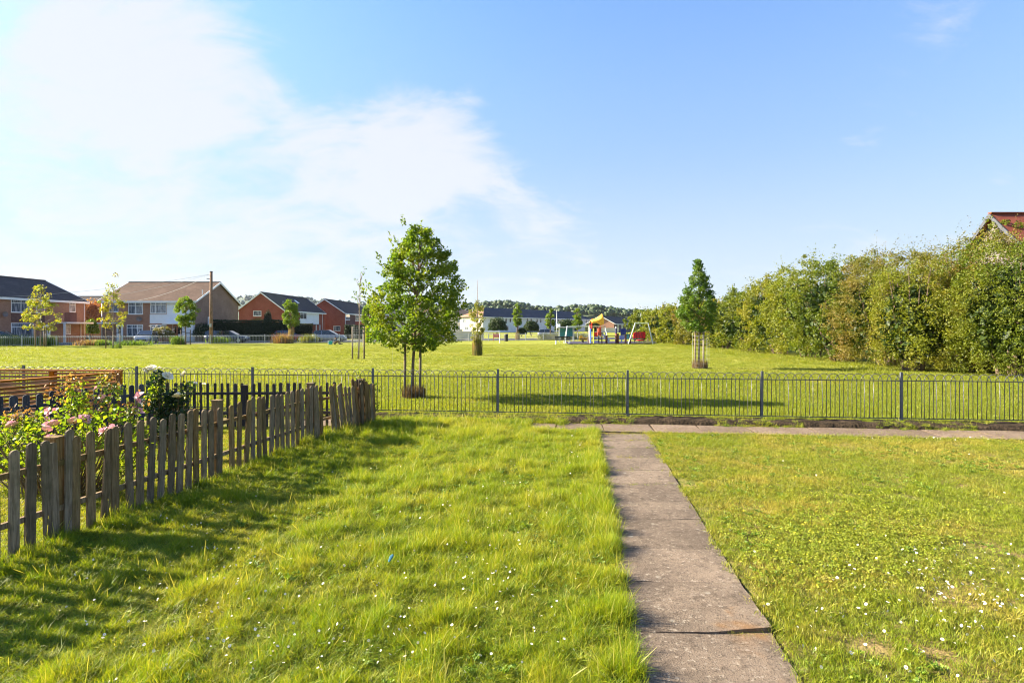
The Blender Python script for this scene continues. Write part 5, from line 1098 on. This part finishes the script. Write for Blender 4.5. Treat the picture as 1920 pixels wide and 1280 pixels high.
def goal(px0, px1, Y, h, label):
    x0, x1 = XA(px0, Y), XA(px1, Y); root = empty('goal', (x0, Y, 0), 0, label, 'football goal'); w = x1 - x0
    mt = WHITE; MB().tube([(0, 0, 0), (0, 0, h)], .05, 8).obj('goal_post', mt, root); MB().tube([(w, 0, 0), (w, 0, h)], .05, 8).obj('goal_post', mt, root); MB().tube([(0, 0, h), (w, 0, h)], .05, 8).obj('crossbar', mt, root)
    MB().tube([(0, 0, h), (0, 1.0, 0)], .025, 6).obj('brace', mt, root); MB().tube([(w, 0, h), (w, 1.0, 0)], .025, 6).obj('brace', mt, root)
goal(893, 937, 69, 1.35, 'white goal frame behind the ivy clad column'); 
root = empty('red_barrier', (XA(931, 80), 80, 0), 0, 'small red metal barrier behind the goal post', 'barrier')
RED = plain('red_play_paint', (.62, .02, .02), .4); 
for x in (-.42, .42): MB().bar((x, 0, 0), (x, 0, 1.05), .09).obj('post', RED, root)
MB().box(-.42, -.03, .45, .42, .03, .95).obj('panel', RED, root); MB().bar((-1.6, 0, .9), (-.45, 0, .9), .05).obj('rail', WHITE, root)
root = empty('litter_bin', (XA(949, 78), 78, 0), 0, 'black litter bin at the far side of the park', 'bin')
MB().tube([(0, 0, 0), (0, 0, .8)], .26, 12).obj('bin_body', BLACK, root); MB().tube([(0, 0, .8), (0, 0, .95)], [.30, .22], 12).obj('lid', BLACK, root)
tag(MB().box(0, 0, 0, .001, .001, .001).obj('fence_panel_dummy', STAKE), 'x') if False else None
# brown closeboard fence far left of the big tree
A, B = Vector((XA(700, 84), 84, 0)), Vector((XA(742, 84), 84.6, 0)); root = empty('board_fence', tuple(A), 0, 'pinkish brown board fence left of the largest tree', 'fence'); n = 22; bm_ = MB().box(0, 0, 0, (B - A).length / n * .92, .025, 1.35).mesh('board', STAKE)
for i in range(n): link('board', bm_, root, (B - A) * (i / n))
MB().bar((0, .05, 1.1), (B - A) + Vector((0, .05, 1.1)), .06).obj('rail', STAKE, root)

# ------------------------------------------------------------------ playground
YP = 66.0
def xp(px, Y=YP): return XA(px, Y)
sheet('safety_surface', [(xp(1063, 64.0), 64.0), (xp(1106, 64.0), 64.0), (xp(1106, 65.2), 65.2), (xp(1233, 65.2), 65.2), (xp(1228, 76), 76), (xp(1060, 76), 76)], .06, RUBBER)
YEL = plain('yellow_play_paint', (.80, .50, .02), .4); CANO = plain('yellow_canopy_fabric', (.90, .46, .03), .6, col2=(.85, .36, .02)); BLU = plain('blue_play_paint', (.05, .16, .55), .4); TEAL = plain('teal_play_paint', (.03, .22, .27), .4); GRN = plain('green_play_paint', (.10, .35, .12), .4); YG = plain('lime_play_paint', (.55, .62, .06), .4); ORG = plain('orange_play_paint', (.70, .22, .03), .4); WG = plain('white_galvanised_steel', (.62, .66, .66), .4, .2); SLD = plain('slide_steel', (.55, .58, .78), .3, .3); LOG = wood('play_log', (.16, .07, .045), (.24, .12, .08), (.10, .06, .05)); TEN = plain('lime_steel', (.58, .68, .40), .4, .2)
# flat swings
root = empty('swing_frame', (xp(1066), YP + 1.5, 0), 0, 'long two bay pale steel swing frame on the dark safety surface', 'swing')
L = xp(1138) - xp(1066); mid = xp(1108) - xp(1066); hS = 1.95
MB().tube([(0, 0, hS), (L, 0, hS)], .05, 8).obj('crossbar', TEN, root)
for x, sg in ((0, -1), (mid, 0), (L, 1)):
    for sy in (-.9, .9): MB().tube([(x, 0, hS + .08), (x + sg * .32, sy, 0)], .05, 8).obj('leg', WG, root)
for x in (mid * .62, mid * .82, mid + (L - mid) * .35, mid + (L - mid) * .7):
    s_ = MB().box(x - .22, -.1, .5, x + .22, .1, .56).obj('swing_seat', BLACK, root)
    for sx_ in (-.2, .2): MB().tube([(x + sx_, 0, .55), (x + sx_, 0, hS)], .012, 4).obj('chain', GALV, s_)
# bench
root = empty('park_bench', (xp(1054), 65.2, 0), 0, 'dark bench on white feet at the left end of the playground', 'bench')
for x in (-.75, .75): MB().box(x - .05, -.3, 0, x + .05, .3, .42).obj('leg', WHITE, root)
for j in range(3): MB().box(-.85, -.25 + j * .18, .42, .85, -.12 + j * .18, .47).obj('seat_slat', BLACK, root)
for j in range(2): MB().box(-.85, .28, .55 + j * .18, .85, .33, .68 + j * .18).obj('back_slat', BLACK, root)
# shelter
root = empty('youth_shelter', (xp(1062, 75), 75, 0), 0, 'teal panelled shelter with white roof bar behind the bench', 'shelter')
for x in (-.9, .9):
    for y in (-.6, .6): MB().bar((x, y, 0), (x, y, 1.8), .08).obj('post', WG, root)
MB().box(-1.2, -.8, 1.8, 1.2, .8, 1.9).obj('roof', WHITE, root); MB().box(-.86, .56, .7, .86, .62, 1.7).obj('panel', TEAL, root); MB().box(-1.2, -.2, 1.9, -.8, .2, 2.3).obj('solar_light', WHITE, root)
# multi play unit
Y0 = 67.5; root = empty('climbing_unit', (xp(1114, Y0), Y0, 0), 0, 'multi coloured climbing unit with yellow canopy and steel slide', 'play unit')
def rx_(px): return (px - 1114) / F * Y0
for px, top, mt, y in ((1105.5, 1.75, BLU, -.9), (1110.5, 1.75, YG, -1.1), (1124, 2.35, BLACK, .5), (1108, 2.2, RED, .6), (1127, 1.3, BLACK, -.6)): MB().tube([(rx_(px), y, 0), (rx_(px), y, top)], .07, 8).obj('post', mt, root)
MB().box(rx_(1110), -.8, .75, rx_(1125), .7, .82).obj('platform', BLU, root)
for j in range(4): MB().box(rx_(1112), -1.0 - .12 * (3 - j), .15 + .16 * j, rx_(1119), -.85 - .12 * (3 - j), .2 + .16 * j).obj('step', BLU, root)
MB().box(rx_(1112), -.83, .82, rx_(1119), -.79, 1.3).obj('side_panel', RED, root); MB().tube([(rx_(1121.5), -.85, .95), (rx_(1121.5), -.85, 1.75)], [.24, .24], 10).obj('red_tube', plain('red_barrel', (.55, .07, .03), .4), root)
s_ = MB(); s_.add([(rx_(1126), -.5, 1.25), (rx_(1126), .1, 1.25), (rx_(1138), .1, .35), (rx_(1138), -.5, .35), (rx_(1142), -.5, .25), (rx_(1142), .1, .25)], [(0, 1, 2, 3), (3, 2, 5, 4)])
for y in (-.5, .1): s_.bar((rx_(1126), y, 1.32), (rx_(1138), y, .42), .04, .18); s_.bar((rx_(1138), y, .42), (rx_(1142), y, .32), .04, .18)
s_.obj('slide', SLD, root)
# canopy: stretched sail between posts
cn = MB(); cz = [(1107.5, 2.55), (1110, 2.85), (1116, 2.95), (1122, 3.15), (1126, 3.35), (1129, 3.2), (1129.5, 2.5)]
nC = 9; vs = []
for i, (px, z) in enumerate([(1107.5, 2.65), (1109, 2.78), (1114, 2.82), (1119, 2.95), (1124, 3.2), (1128, 3.42), (1129.5, 3.3)]):
    for j in range(nC): y = -1.1 + 2.2 * j / (nC - 1); vs.append((rx_(px), y, z - .45 * ((y / 1.1) ** 2) * (.6 + .1 * i)))
cn.add(vs, [(i * nC + j, (i + 1) * nC + j, (i + 1) * nC + j + 1, i * nC + j + 1) for i in range(6) for j in range(nC - 1)]); co_ = cn.obj('canopy', CANO, root, True); sm = co_.modifiers.new('t', 'SOLIDIFY'); sm.thickness = .04
cn = MB(); cn.add([(rx_(1108), -1.1, 2.3), (rx_(1116), -1.12, 2.35), (rx_(1124), -1.13, 2.1), (rx_(1129.5), -1.14, 2.2), (rx_(1129.5), -1.1, 2.95), (rx_(1124), -1.1, 2.8), (rx_(1116), -1.1, 2.6), (rx_(1108), -1.1, 2.5)], [(0, 1, 6, 7), (1, 2, 5, 6), (2, 3, 4, 5)]); co_ = cn.obj('canopy_valance', CANO, root); sm = co_.modifiers.new('t', 'SOLIDIFY'); sm.thickness = .04
MB().tube([(rx_(1109), -.4, 1.7), (rx_(1109), -.4, 2.8)], .05, 6).obj('canopy_post', RED, root); MB().tube([(rx_(1126), .2, .8), (rx_(1126), .2, 3.2)], .05, 6).obj('canopy_post', RED, root)
# springer
root = empty('spring_rocker', (xp(1094, 69), 69, 0), 0, 'yellow and black rocker seat left of the climbing unit', 'rocker'); 
MB().tube([(-.1, 0, .0), (-.1, 0, .35)], .14, 8).obj('spring', BLACK, root); MB().prism([(-.5, .35), (.4, .35), (.55, .7), (.2, .62), (-.2, .9), (-.5, .85)], -.06, .06).obj('side_board', YEL, root); MB().box(-.25, -.2, .5, .2, .2, .56).obj('seat', BLACK, root)
root = empty('seesaw', (xp(1103, 70), 70, 0), 0, 'orange beam seesaw behind the swing frame', 'seesaw'); MB().bar((-.9, 0, .45), (.9, 0, .62), .14, .1).obj('beam', ORG, root); MB().bar((0, 0, 0), (0, 0, .5), .2).obj('stand', BLACK, root)
# log frames
def logs(label, pxs, Y, hs_, panel=None):
    root = empty('log_climber', (xp(pxs[0], Y), Y, 0), 0, label, 'climbing frame'); x0 = xp(pxs[0], Y)
    for px, h_ in zip(pxs, hs_): MB().tube([(xp(px, Y) - x0, 0, 0), (xp(px, Y) - x0, 0, h_)], .12, 8).obj('log_post', LOG, root, True)
    for a, b_, z in zip(pxs[:-1], pxs[1:], (.9, 1.0, 1.0, .9)): MB().tube([(xp(a, Y) - x0, 0, z), (xp(b_, Y) - x0, 0, z)], .04, 6).obj('rope', BLACK, root)
    if panel: a, b_, z0, z1, mt = panel; MB().box(xp(a, Y) - x0, -.05, z0, xp(b_, Y) - x0, .05, z1).obj('panel', mt, root)
logs('short dark log post climbing frame right of the slide', [1137, 1155.5, 1158.5], 66.6, [.95, 1.15, 1.15]); logs('dark log frame with teal panel left of the basket swing', [1173, 1181.5], 66.0, [1.1, 1.15], (1174, 1181, .55, 1.1, TEAL))
root = empty('play_station', (xp(1168, 71), 71, 0), 0, 'dark blue play panel between the log frames', 'play panel'); MB().bar((-.15, 0, 0), (-.15, 0, 1.7), .1).obj('post', BLU, root); MB().bar((.25, 0, 0), (.25, 0, 1.7), .1).obj('post', BLU, root); MB().box(-.3, -.06, .9, .35, -.02, 1.7).obj('board', plain('navy_board', (.02, .05, .22), .5), root); MB().box(-.45, -.06, .35, .35, -.02, .88).obj('board', plain('pale_blue_board', (.30, .38, .62), .5), root)
root = empty('totem_post', (xp(1155, 71), 71, 0), 0, 'thin dark post with pale top beside the bungalow wall', 'post'); MB().tube([(0, 0, 0), (0, 0, 1.75)], .13, 8).obj('pole', plain('navy_post', (.05, .05, .11), .5), root); MB().tube([(0, 0, 1.75), (0, 0, 1.95)], [.13, .05], 8).obj('cap', CREAM, root)
# basket swing
root = empty('basket_swing', (xp(1203), YP, 0), 0, 'white framed basket swing with red basket, rightmost in the playground', 'swing'); bx = lambda px: (px - 1203) / F * YP
hB = 2.3; MB().tube([(bx(1191), 0, hB), (bx(1215), 0, hB)], .055, 8).obj('crossbar', TEN, root)
for a, b_, y in ((1191, 1175.5, -.8), (1191, 1182.5, .9), (1215, 1221, -.8), (1215, 1229, .9)): MB().tube([(bx(a), 0, hB + .03), (bx(b_), y, 0)], .055, 8).obj('leg', WG, root)
ring = [(bx(1199) + .5 * math.cos(2 * PI * i / 16), .5 * math.sin(2 * PI * i / 16), .42) for i in range(17)]; bk = MB().tube(ring, .07, 6).obj('basket', RED, root, True)
nn_ = MB(); nn_.add([(x, y, z) for x, y, z in ring[:-1]] + [(bx(1199), 0, .3)], [(i, (i + 1) % 16, 16) for i in range(16)]); nn_.obj('net', plain('dark_red_net', (.25, .02, .02), .7), bk)
for sx_, tx in ((-.4, 1194), (.4, 1196), (0, 1194.5)): MB().tube([(bx(1199) + sx_, -.3, .42), (bx(tx), 0, hB)], .02, 4).obj('chain', BLACK, bk)
root = empty('play_station', (xp(1199, 69.5), 69.5, 0), 0, 'bright red play board behind the basket swing', 'play panel')
MB().prism([(-.75, .55), (.68, .55), (.72, 1.25), (.5, 1.32), (-.45, 1.30), (-.72, 1.15)], -.04, .04).obj('board', plain('bright_red_board', (.85, .01, .02), .5), root); MB().bar((-.6, .08, 0), (-.6, .08, .9), .08).obj('post', BLACK, root); MB().bar((.55, .08, 0), (.55, .08, .9), .08).obj('post', BLACK, root)
MB().box(-.9, -.3, .38, .2, -.2, .5).obj('lower_board', GRN, root)

# ------------------------------------------------------------------ person on the grass
def person(X, Y, rz, label):
    root = empty('person', (X, Y, 0), rz, label, 'person')
    def skin(name, pts, edges, rad, mat, sub=1):
        me = bpy.data.meshes.new(name); me.from_pydata(pts, edges, []); me.materials.append(mat); o = link(name, me, root)
        md = o.modifiers.new('s', 'SKIN'); sv = me.skin_vertices[0].data
        for i, r_ in enumerate(rad): sv[i].radius = (r_, r_)
        sv[0].use_root = True; o.modifiers.new('u', 'SUBSURF').levels = sub; o.modifiers['u'].render_levels = sub; return o
    SK = plain('skin', (.50, .30, .20), .55); JE = plain('grey_top', (.22, .24, .30), .8); TR = plain('tan_trousers', (.30, .20, .10), .8)
    # sitting, leaning forward over raised knees, legs out along +x
    pts = [(0, 0, .12), (.03, 0, .30), (.10, 0, .50), (.17, 0, .60), (.21, 0, .68), (.24, 0, .76),
           (.10, -.17, .53), (.28, -.20, .36), (.46, -.10, .30), (.10, .17, .53), (.28, .20, .36), (.46, .10, .30),
           (.10, -.10, .12), (.48, -.12, .42), (.62, -.12, .08), (.76, -.12, .05), (.10, .10, .12), (.50, .12, .38), (.70, .12, .08), (.84, .12, .05)]
    ed = [(0, 1), (1, 2), (2, 3), (3, 4), (4, 5), (2, 6), (6, 7), (7, 8), (2, 9), (9, 10), (10, 11), (0, 12), (12, 13), (13, 14), (14, 15), (0, 16), (16, 17), (17, 18), (18, 19)]
    rd = [.13, .12, .12, .055, .085, .07, .055, .04, .03, .055, .04, .03, .085, .065, .045, .04, .085, .065, .045, .04]
    skin('body', pts, ed, rd, SK)
    skin('grey_top', [(0, 0, .12), (.03, 0, .30), (.10, 0, .50), (.15, 0, .57), (.10, -.17, .53), (.28, -.20, .36), (.10, .17, .53), (.28, .20, .36)], [(0, 1), (1, 2), (2, 3), (2, 4), (4, 5), (2, 6), (6, 7)], [.145, .135, .135, .07, .068, .052, .068, .052], JE)
    skin('trousers', [(-.01, 0, .11), (.10, -.10, .12), (.48, -.12, .42), (.61, -.12, .12), (.10, .10, .12), (.50, .12, .38), (.69, .12, .12)], [(0, 1), (1, 2), (2, 3), (0, 4), (4, 5), (5, 6)], [.15, .10, .078, .06, .10, .078, .06], TR)
    h_ = MB(); n = 10
    for i in range(5):
        for j in range(n): a = PI * .62 * i / 4; h_.v.append((.20 - .02 + .105 * math.sin(a) * math.cos(2 * PI * j / n), .10 * math.sin(a) * math.sin(2 * PI * j / n), .735 + .105 * math.cos(a)))
    h_.f = [(i * n + j, i * n + (j + 1) % n, (i + 1) * n + (j + 1) % n, (i + 1) * n + j) for i in range(4) for j in range(n)]; h_.obj('hair', plain('dark_hair', (.03, .02, .015), .7), root, True)
    MB().box(.285, -.035, .70, .30, -.015, .71).add([], []).obj('eye', BLACK, root); MB().box(.285, .015, .70, .30, .035, .71).obj('eye', BLACK, root)
    sh = plain('dark_shoe', (.05, .04, .04), .6)
    for y, x in ((-.12, .68), (.12, .76)): MB().box(x - .06, y - .05, 0, x + .2, y + .05, .09).obj('shoe', sh, root, False, .02)
person(XA(626, 64.5), 64.5, R(-8), 'person in a grey top sitting on the grass in front of the silver blue hatchback')
root = empty('beach_bag', (XA(619.5, 63.5), 63.5, 0), .3, 'white and teal bag on the grass beside the seated person', 'bag')
MB().tube([(0, 0, 0), (0, 0, .36)], [.20, .24], 10).obj('bag_body', plain('teal_bag', (.03, .38, .38), .6), root); MB().box(-.28, -.1, .05, -.12, .2, .42).obj('side_pocket', WHITE, root); MB().tube([(-.15, 0, .36), (0, 0, .55), (.15, 0, .36)], .015, 4).obj('handle', WHITE, root)

# ------------------------------------------------------------------ roses
def rose_mesh(name, mat, seed, r=.045):
    r_ = random.Random(seed); mb = MB()
    for ring, (np_, rad, zz, tilt) in enumerate([(6, 1.0, .0, .25), (6, .78, .25, .6), (5, .5, .45, 1.0), (4, .28, .55, 1.3)]):
        for i in range(np_):
            a = 2 * PI * i / np_ + ring * .5 + r_.uniform(-.1, .1); c, s_ = math.cos(a), math.sin(a); w = r * rad * 1.05; l_ = r * rad; z0 = r * zz * .3; z1 = r * (zz * .3 + math.sin(tilt) * .9); l1 = l_ * math.cos(tilt) + r * .15
            base = (r * .08 * c, r * .08 * s_, z0); mid = (l1 * .75, z0 + (z1 - z0) * .8)
            P_ = lambda u_, v_, z_: (u_ * c - v_ * s_, u_ * s_ + v_ * c, z_)
            mb.add([base, P_(mid[0], -w * .5, mid[1] * .9), P_(mid[0], w * .5, mid[1] * .9), P_(l1, -w * .32, z1), P_(l1, w * .32, z1), P_(l1 * .8, 0, mid[1] * .75)], [(0, 1, 5), (0, 5, 2), (1, 3, 5), (5, 4, 2), (3, 4, 5)])
    return mb.mesh(name, mat)
PINK = plain('pink_petals', (.78, .42, .45), .6, var=.3, scale=30., col2=(.80, .58, .56)); WPET = plain('white_petals', (.85, .80, .66), .6, var=.12, scale=30.)
def rose_bush(label, X, Y, cs, rad, per, leafk, ls, flowers, petal, seed, fr=.05, young=None, stem_r=.006):
    root = empty('rose_bush', (X, Y, 0), 0, label, 'rose bush'); rs_ = random.Random(seed); cs = np.array(cs) - (X, Y, 0)
    L = clump_points(cs, [rad] * len(cs), per, seed, .8); link('foliage', leaves('foliage', L, ls, LEAF[leafk], seed, up=.6, aspect=.7), root)
    if young is not None: Ly = clump_points(np.array(young) - (X, Y, 0), [.13] * len(young), 34, seed + 4, 1.1); link('young_leaves', leaves('young_leaves', Ly, ls * .8, LEAF['bronze'], seed + 1, up=.6), root)
    mb = MB()
    for c_ in list(cs) + [np.array(f_[0]) - (X, Y, 0) for f_ in flowers]:
        b0 = (rs_.uniform(-.15, .15) + c_[0] * .4, rs_.uniform(-.15, .15) + c_[1] * .4, 0); m_ = (b0[0] * .4 + c_[0] * .6 + rs_.uniform(-.04, .04), b0[1] * .4 + c_[1] * .6, c_[2] * .55)
        mb.tube([b0, m_, tuple(c_)], [stem_r * 1.5, stem_r, stem_r * .5], 4)
    mb.obj('stems', plain('rose_stem_' + str(seed), (.14, .10, .04), .7), root)
    ms = [rose_mesh('flower', petal, seed + i, fr) for i in range(4)]
    for (p_, s_) in flowers:
        o = link('flower', rs_.choice(ms), root, Vector(p_) - Vector((X, Y, 0)), (rs_.uniform(-.7, 1.1), rs_.uniform(-.8, .8), rs_.uniform(0, 6))); o.scale = (s_,) * 3
YR = 6.9
def Q(px, py, Y=YR): return tuple(P(px, py, Y))
rnd = random.Random(12); cs = []
for _ in range(95):
    px = rnd.uniform(-60, 268); y_ = rnd.uniform(.0, 1.0); top = 755 if px < 150 else 775; py = top + (890 - top) * y_ + (30 if px < 60 and y_ < .3 else 0); cs.append(Q(px, py, rnd.uniform(6.3, 7.6)))
for a in [(130, 742), (145, 730), (150, 748), (195, 727), (205, 745), (200, 765), (215, 735), (140, 765), (240, 785), (160, 775), (20, 790), (50, 800), (255, 800), (200, 790)]: cs.append(Q(*a))
young = [Q(a, b_) for a, b_ in [(135, 712), (138, 722), (205, 707), (207, 715), (25, 775), (30, 790), (105, 735), (12, 800), (45, 780), (180, 765), (125, 740), (232, 770), (260, 750), (175, 755)]]
fl = [(Q(90, 770), .8), (Q(104, 770), .8), (Q(92, 777), .7), (Q(86, 785), .7), (Q(100, 796, 6.5), 1.2), (Q(88, 797, 6.5), .9), (Q(158, 787, 6.5), 1.35), (Q(138, 790, 6.6), 1.1), (Q(26, 783), .9), (Q(22, 798, 6.5), 1.2), (Q(47, 817), .8), (Q(96, 822, 6.2), 1.1), (Q(195, 809, 6.2), 1.1), (Q(211, 805, 6.2), 1.2), (Q(182, 774), .9), (Q(183, 729, 7.2), .8), (Q(192, 746), .9), (Q(262, 742), 1.1), (Q(258, 752), .8), (Q(262, 772), 1.0), (Q(254, 766), .8), (Q(88, 805, 6.2), .9), (Q(70, 804), .7)]
rose_bush('sprawling pink rose bush spilling over the near end of the weathered picket fence', -5.3, 6.9, cs, .15, 34, 'rose', .055, fl, PINK, 401, .05, young)
# white rose
cs = [Q(rnd.gauss(322, 17), rnd.uniform(738, 800), 8.6) for _ in range(26)] + [Q(290, 728, 8.6), Q(296, 715, 8.6), Q(290, 745, 8.6), Q(345, 745, 8.6), Q(352, 725, 8.6), Q(298, 705, 8.6), Q(350, 770, 8.6)]
fl = [(Q(278, 693, 8.6), 1.0), (Q(285, 690, 8.6), 1.0), (Q(272, 698, 8.6), .8), (Q(287, 697, 8.6), .9), (Q(314, 706, 8.6), 1.35), (Q(311, 703, 8.6), .8), (Q(334, 744, 8.5), 1.3), (Q(299, 690, 8.6), .5), (Q(346, 700, 8.6), .7), (Q(341, 703, 8.6), .5), (Q(366, 718, 8.6), .5), (Q(382, 720, 8.6), .5)]
rose_bush('dark leaved rose bush with cream white blooms in front of the dark picket fence', -4.95, 8.6, cs, .13, 60, 'rosedark', .055, fl, WPET, 407, .055)
Lx = clump_points(np.array([Q(292, 728, 8.5), Q(296, 715, 8.5), Q(288, 740, 8.5), Q(345, 730, 8.5)]), [.12] * 4, 22, 77); o = link('bright_leaves', leaves('bright_leaves', Lx, .055, LEAF['rose'], 78), bpy.data.objects[[o.name for o in bpy.data.objects if o.name.startswith('rose_bush')][-1]]); o.location = (4.95, -8.6, 0)
# ivy creeping up the railing post at the collapsed panel
px_ = hit(709, (-12, RY(-12)), (12, RY(12))); root = empty('climbing_weed', (px_[0], px_[1] - .05, 0), 0, 'green creeper climbing the railing post beside the collapsed fence panel', 'creeper')
rs_ = np.random.RandomState(5); n = 150; zz = rs_.uniform(.02, .72, n); L = np.stack([-.02 + rs_.normal(0, .05, n) - .06 * (zz > .3), rs_.normal(0, .03, n), zz], 1); L = np.concatenate([L, np.stack([-.42 + rs_.normal(0, .05, 40), rs_.normal(0, .03, 40), .92 + rs_.normal(0, .07, 40)], 1), np.stack([-.34 + rs_.normal(0, .06, 40), rs_.normal(0, .03, 40), .55 + rs_.normal(0, .2, 40)], 1)])
link('leaves', leaves('leaves', L, .045, LEAF['mid'], 7), root); MB().tube([(0, 0, 0), (-.03, 0, .35), (0, 0, .72)], .005, 4).tube([(-.05, 0, 0), (-.35, 0, .5), (-.42, 0, .95)], .005, 4).obj('stem', BARK, root)
tag(MB().tube([(0, 0, .02), (.018, .01, .055), (.03, .02, .07)], [.008, .015, .008], 6).obj('litter_scrap', plain('blue_plastic', (.05, .20, .28), .6)), 'small scrap of blue litter lying in the long grass', 'litter').location = (XA(729, GY(1074)), GY(1074), .07)

# ------------------------------------------------------------------ hills and far wood
def hill(name, prof, Y, depth, mat):
    """prof: (px,py) skyline -> terrain ridge at distance Y falling away in front and behind"""
    mb = MB(); nx = 160; pxs = [prof[0][0] + (prof[-1][0] - prof[0][0]) * i / nx for i in range(nx + 1)]; k_ = 7
    for px in pxs:
        py = np.interp(px, [p_[0] for p_ in prof], [p_[1] for p_ in prof]); z = CAM_H + (HY - py) / F * Y
        for j in range(k_): f = j / (k_ - 1); y = Y - depth + 2 * depth * f; mb.v.append((XA(px, Y), y, z * math.sin(PI * min(1, max(0, f))) ** 1.2 - .5))
    mb.f = [(i * k_ + j, (i + 1) * k_ + j, (i + 1) * k_ + j + 1, i * k_ + j + 1) for i in range(nx) for j in range(k_ - 1)]
    return tag(mb.obj(name, mat, None, True), kind='structure')
HILLM = plain('hill_grass', (.12, .155, .09), .95, scale=.01); HILLM2 = plain('haze_tinted_hill', (.16, .20, .16), .95, scale=.01)  # far hill's paler blue-green has distance haze mixed into the colour
p1 = [(-900, 575), (0, 562), (300, 558), (440, 557), (480, 557), (540, 557), (600, 563), (680, 570), (800, 577), (1000, 585), (2300, 600)]
p2 = [(-700, 600), (500, 590), (700, 580), (860, 578), (905, 574), (935, 570), (960, 571), (1000, 580), (1060, 581), (1108, 577), (1140, 583), (1190, 587), (1230, 592), (1500, 600), (2200, 604)]
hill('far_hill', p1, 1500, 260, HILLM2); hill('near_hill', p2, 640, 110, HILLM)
def wood_mass(name, prof, Y, n, h, leafk, seed, px0, px1, rows):
    rs_ = np.random.RandomState(seed); V = []; Fc = []; Rr_ = []
    ico = [(x, y, z) for x, y, z in ((0, 0, 1), *[(.9 * math.cos(2 * PI * i / 6), .9 * math.sin(2 * PI * i / 6), .45) for i in range(6)], *[(1 * math.cos(2 * PI * i / 6 + .5), 1 * math.sin(2 * PI * i / 6 + .5), -.15) for i in range(6)], *[(.7 * math.cos(2 * PI * i / 6), .7 * math.sin(2 * PI * i / 6), -.8) for i in range(6)])]
    fi = [(0, 1 + i, 1 + (i + 1) % 6) for i in range(6)]
    for b0 in (1, 7):
        for i in range(6): a, b_, c_, d_ = b0 + i, b0 + (i + 1) % 6, b0 + 6 + i, b0 + 6 + (i + 1) % 6; fi += [(a, c_, b_), (b_, c_, d_)]
    ico = np.array(ico)
    for k_ in range(n):
        px = rs_.uniform(px0, px1); row = rs_.rand(); y = Y - rows * row; py = np.interp(px, [p_[0] for p_ in prof], [p_[1] for p_ in prof])
        zt = (CAM_H + (HY - py) / F * Y) * math.sin(PI * (.5 - .25 * row)) ** 1.2
        H = h * rs_.uniform(.55, 1.2) * (1.25 if rs_.rand() < .12 else 1)
        for q_ in range(5):
            c_ = np.array([XA(px, Y) + rs_.normal(0, h * .28), y + rs_.normal(0, h * .25), zt + H * rs_.uniform(-.05, .35)]); r_ = H * rs_.uniform(.24, .44)
            o_ = len(V) * 19; v_ = ico * rs_.uniform(.75, 1.2, (19, 1)) * r_ + c_; V.append(v_); Fc += [(a + o_, b_ + o_, d_ + o_) for a, b_, d_ in fi]; Rr_ += [rs_.rand()] * 19
    V = np.concatenate(V); me = np_mesh(name, V, np.array(Fc), LEAF[leafk], {'r': np.array(Rr_)}, False); o = link(name, me); o['kind'] = 'stuff'; return o
wood_mass('near_hill_woodland', p2, 640, 560, 6.5, 'far', 501, 760, 1420, 70)
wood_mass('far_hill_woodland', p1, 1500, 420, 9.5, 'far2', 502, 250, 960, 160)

# haze: thin even air, from below the ground to above the hills
hm = bpy.data.materials.new('haze'); hm.use_nodes = True; hn = hm.node_tree; hn.nodes.clear(); ho = hn.nodes.new('ShaderNodeOutputMaterial'); pv = hn.nodes.new('ShaderNodeVolumePrincipled')
pv.inputs['Color'].default_value = (.80, .88, 1, 1); pv.inputs['Density'].default_value = .00005; pv.inputs['Anisotropy'].default_value = .2; hn.links.new(pv.outputs[0], ho.inputs['Volume'])
USE_HAZE = True
if USE_HAZE:
    o = MB().box(-2700, -250, -1.2, 2700, 2700, 125).obj('haze', hm); o['kind'] = 'stuff'
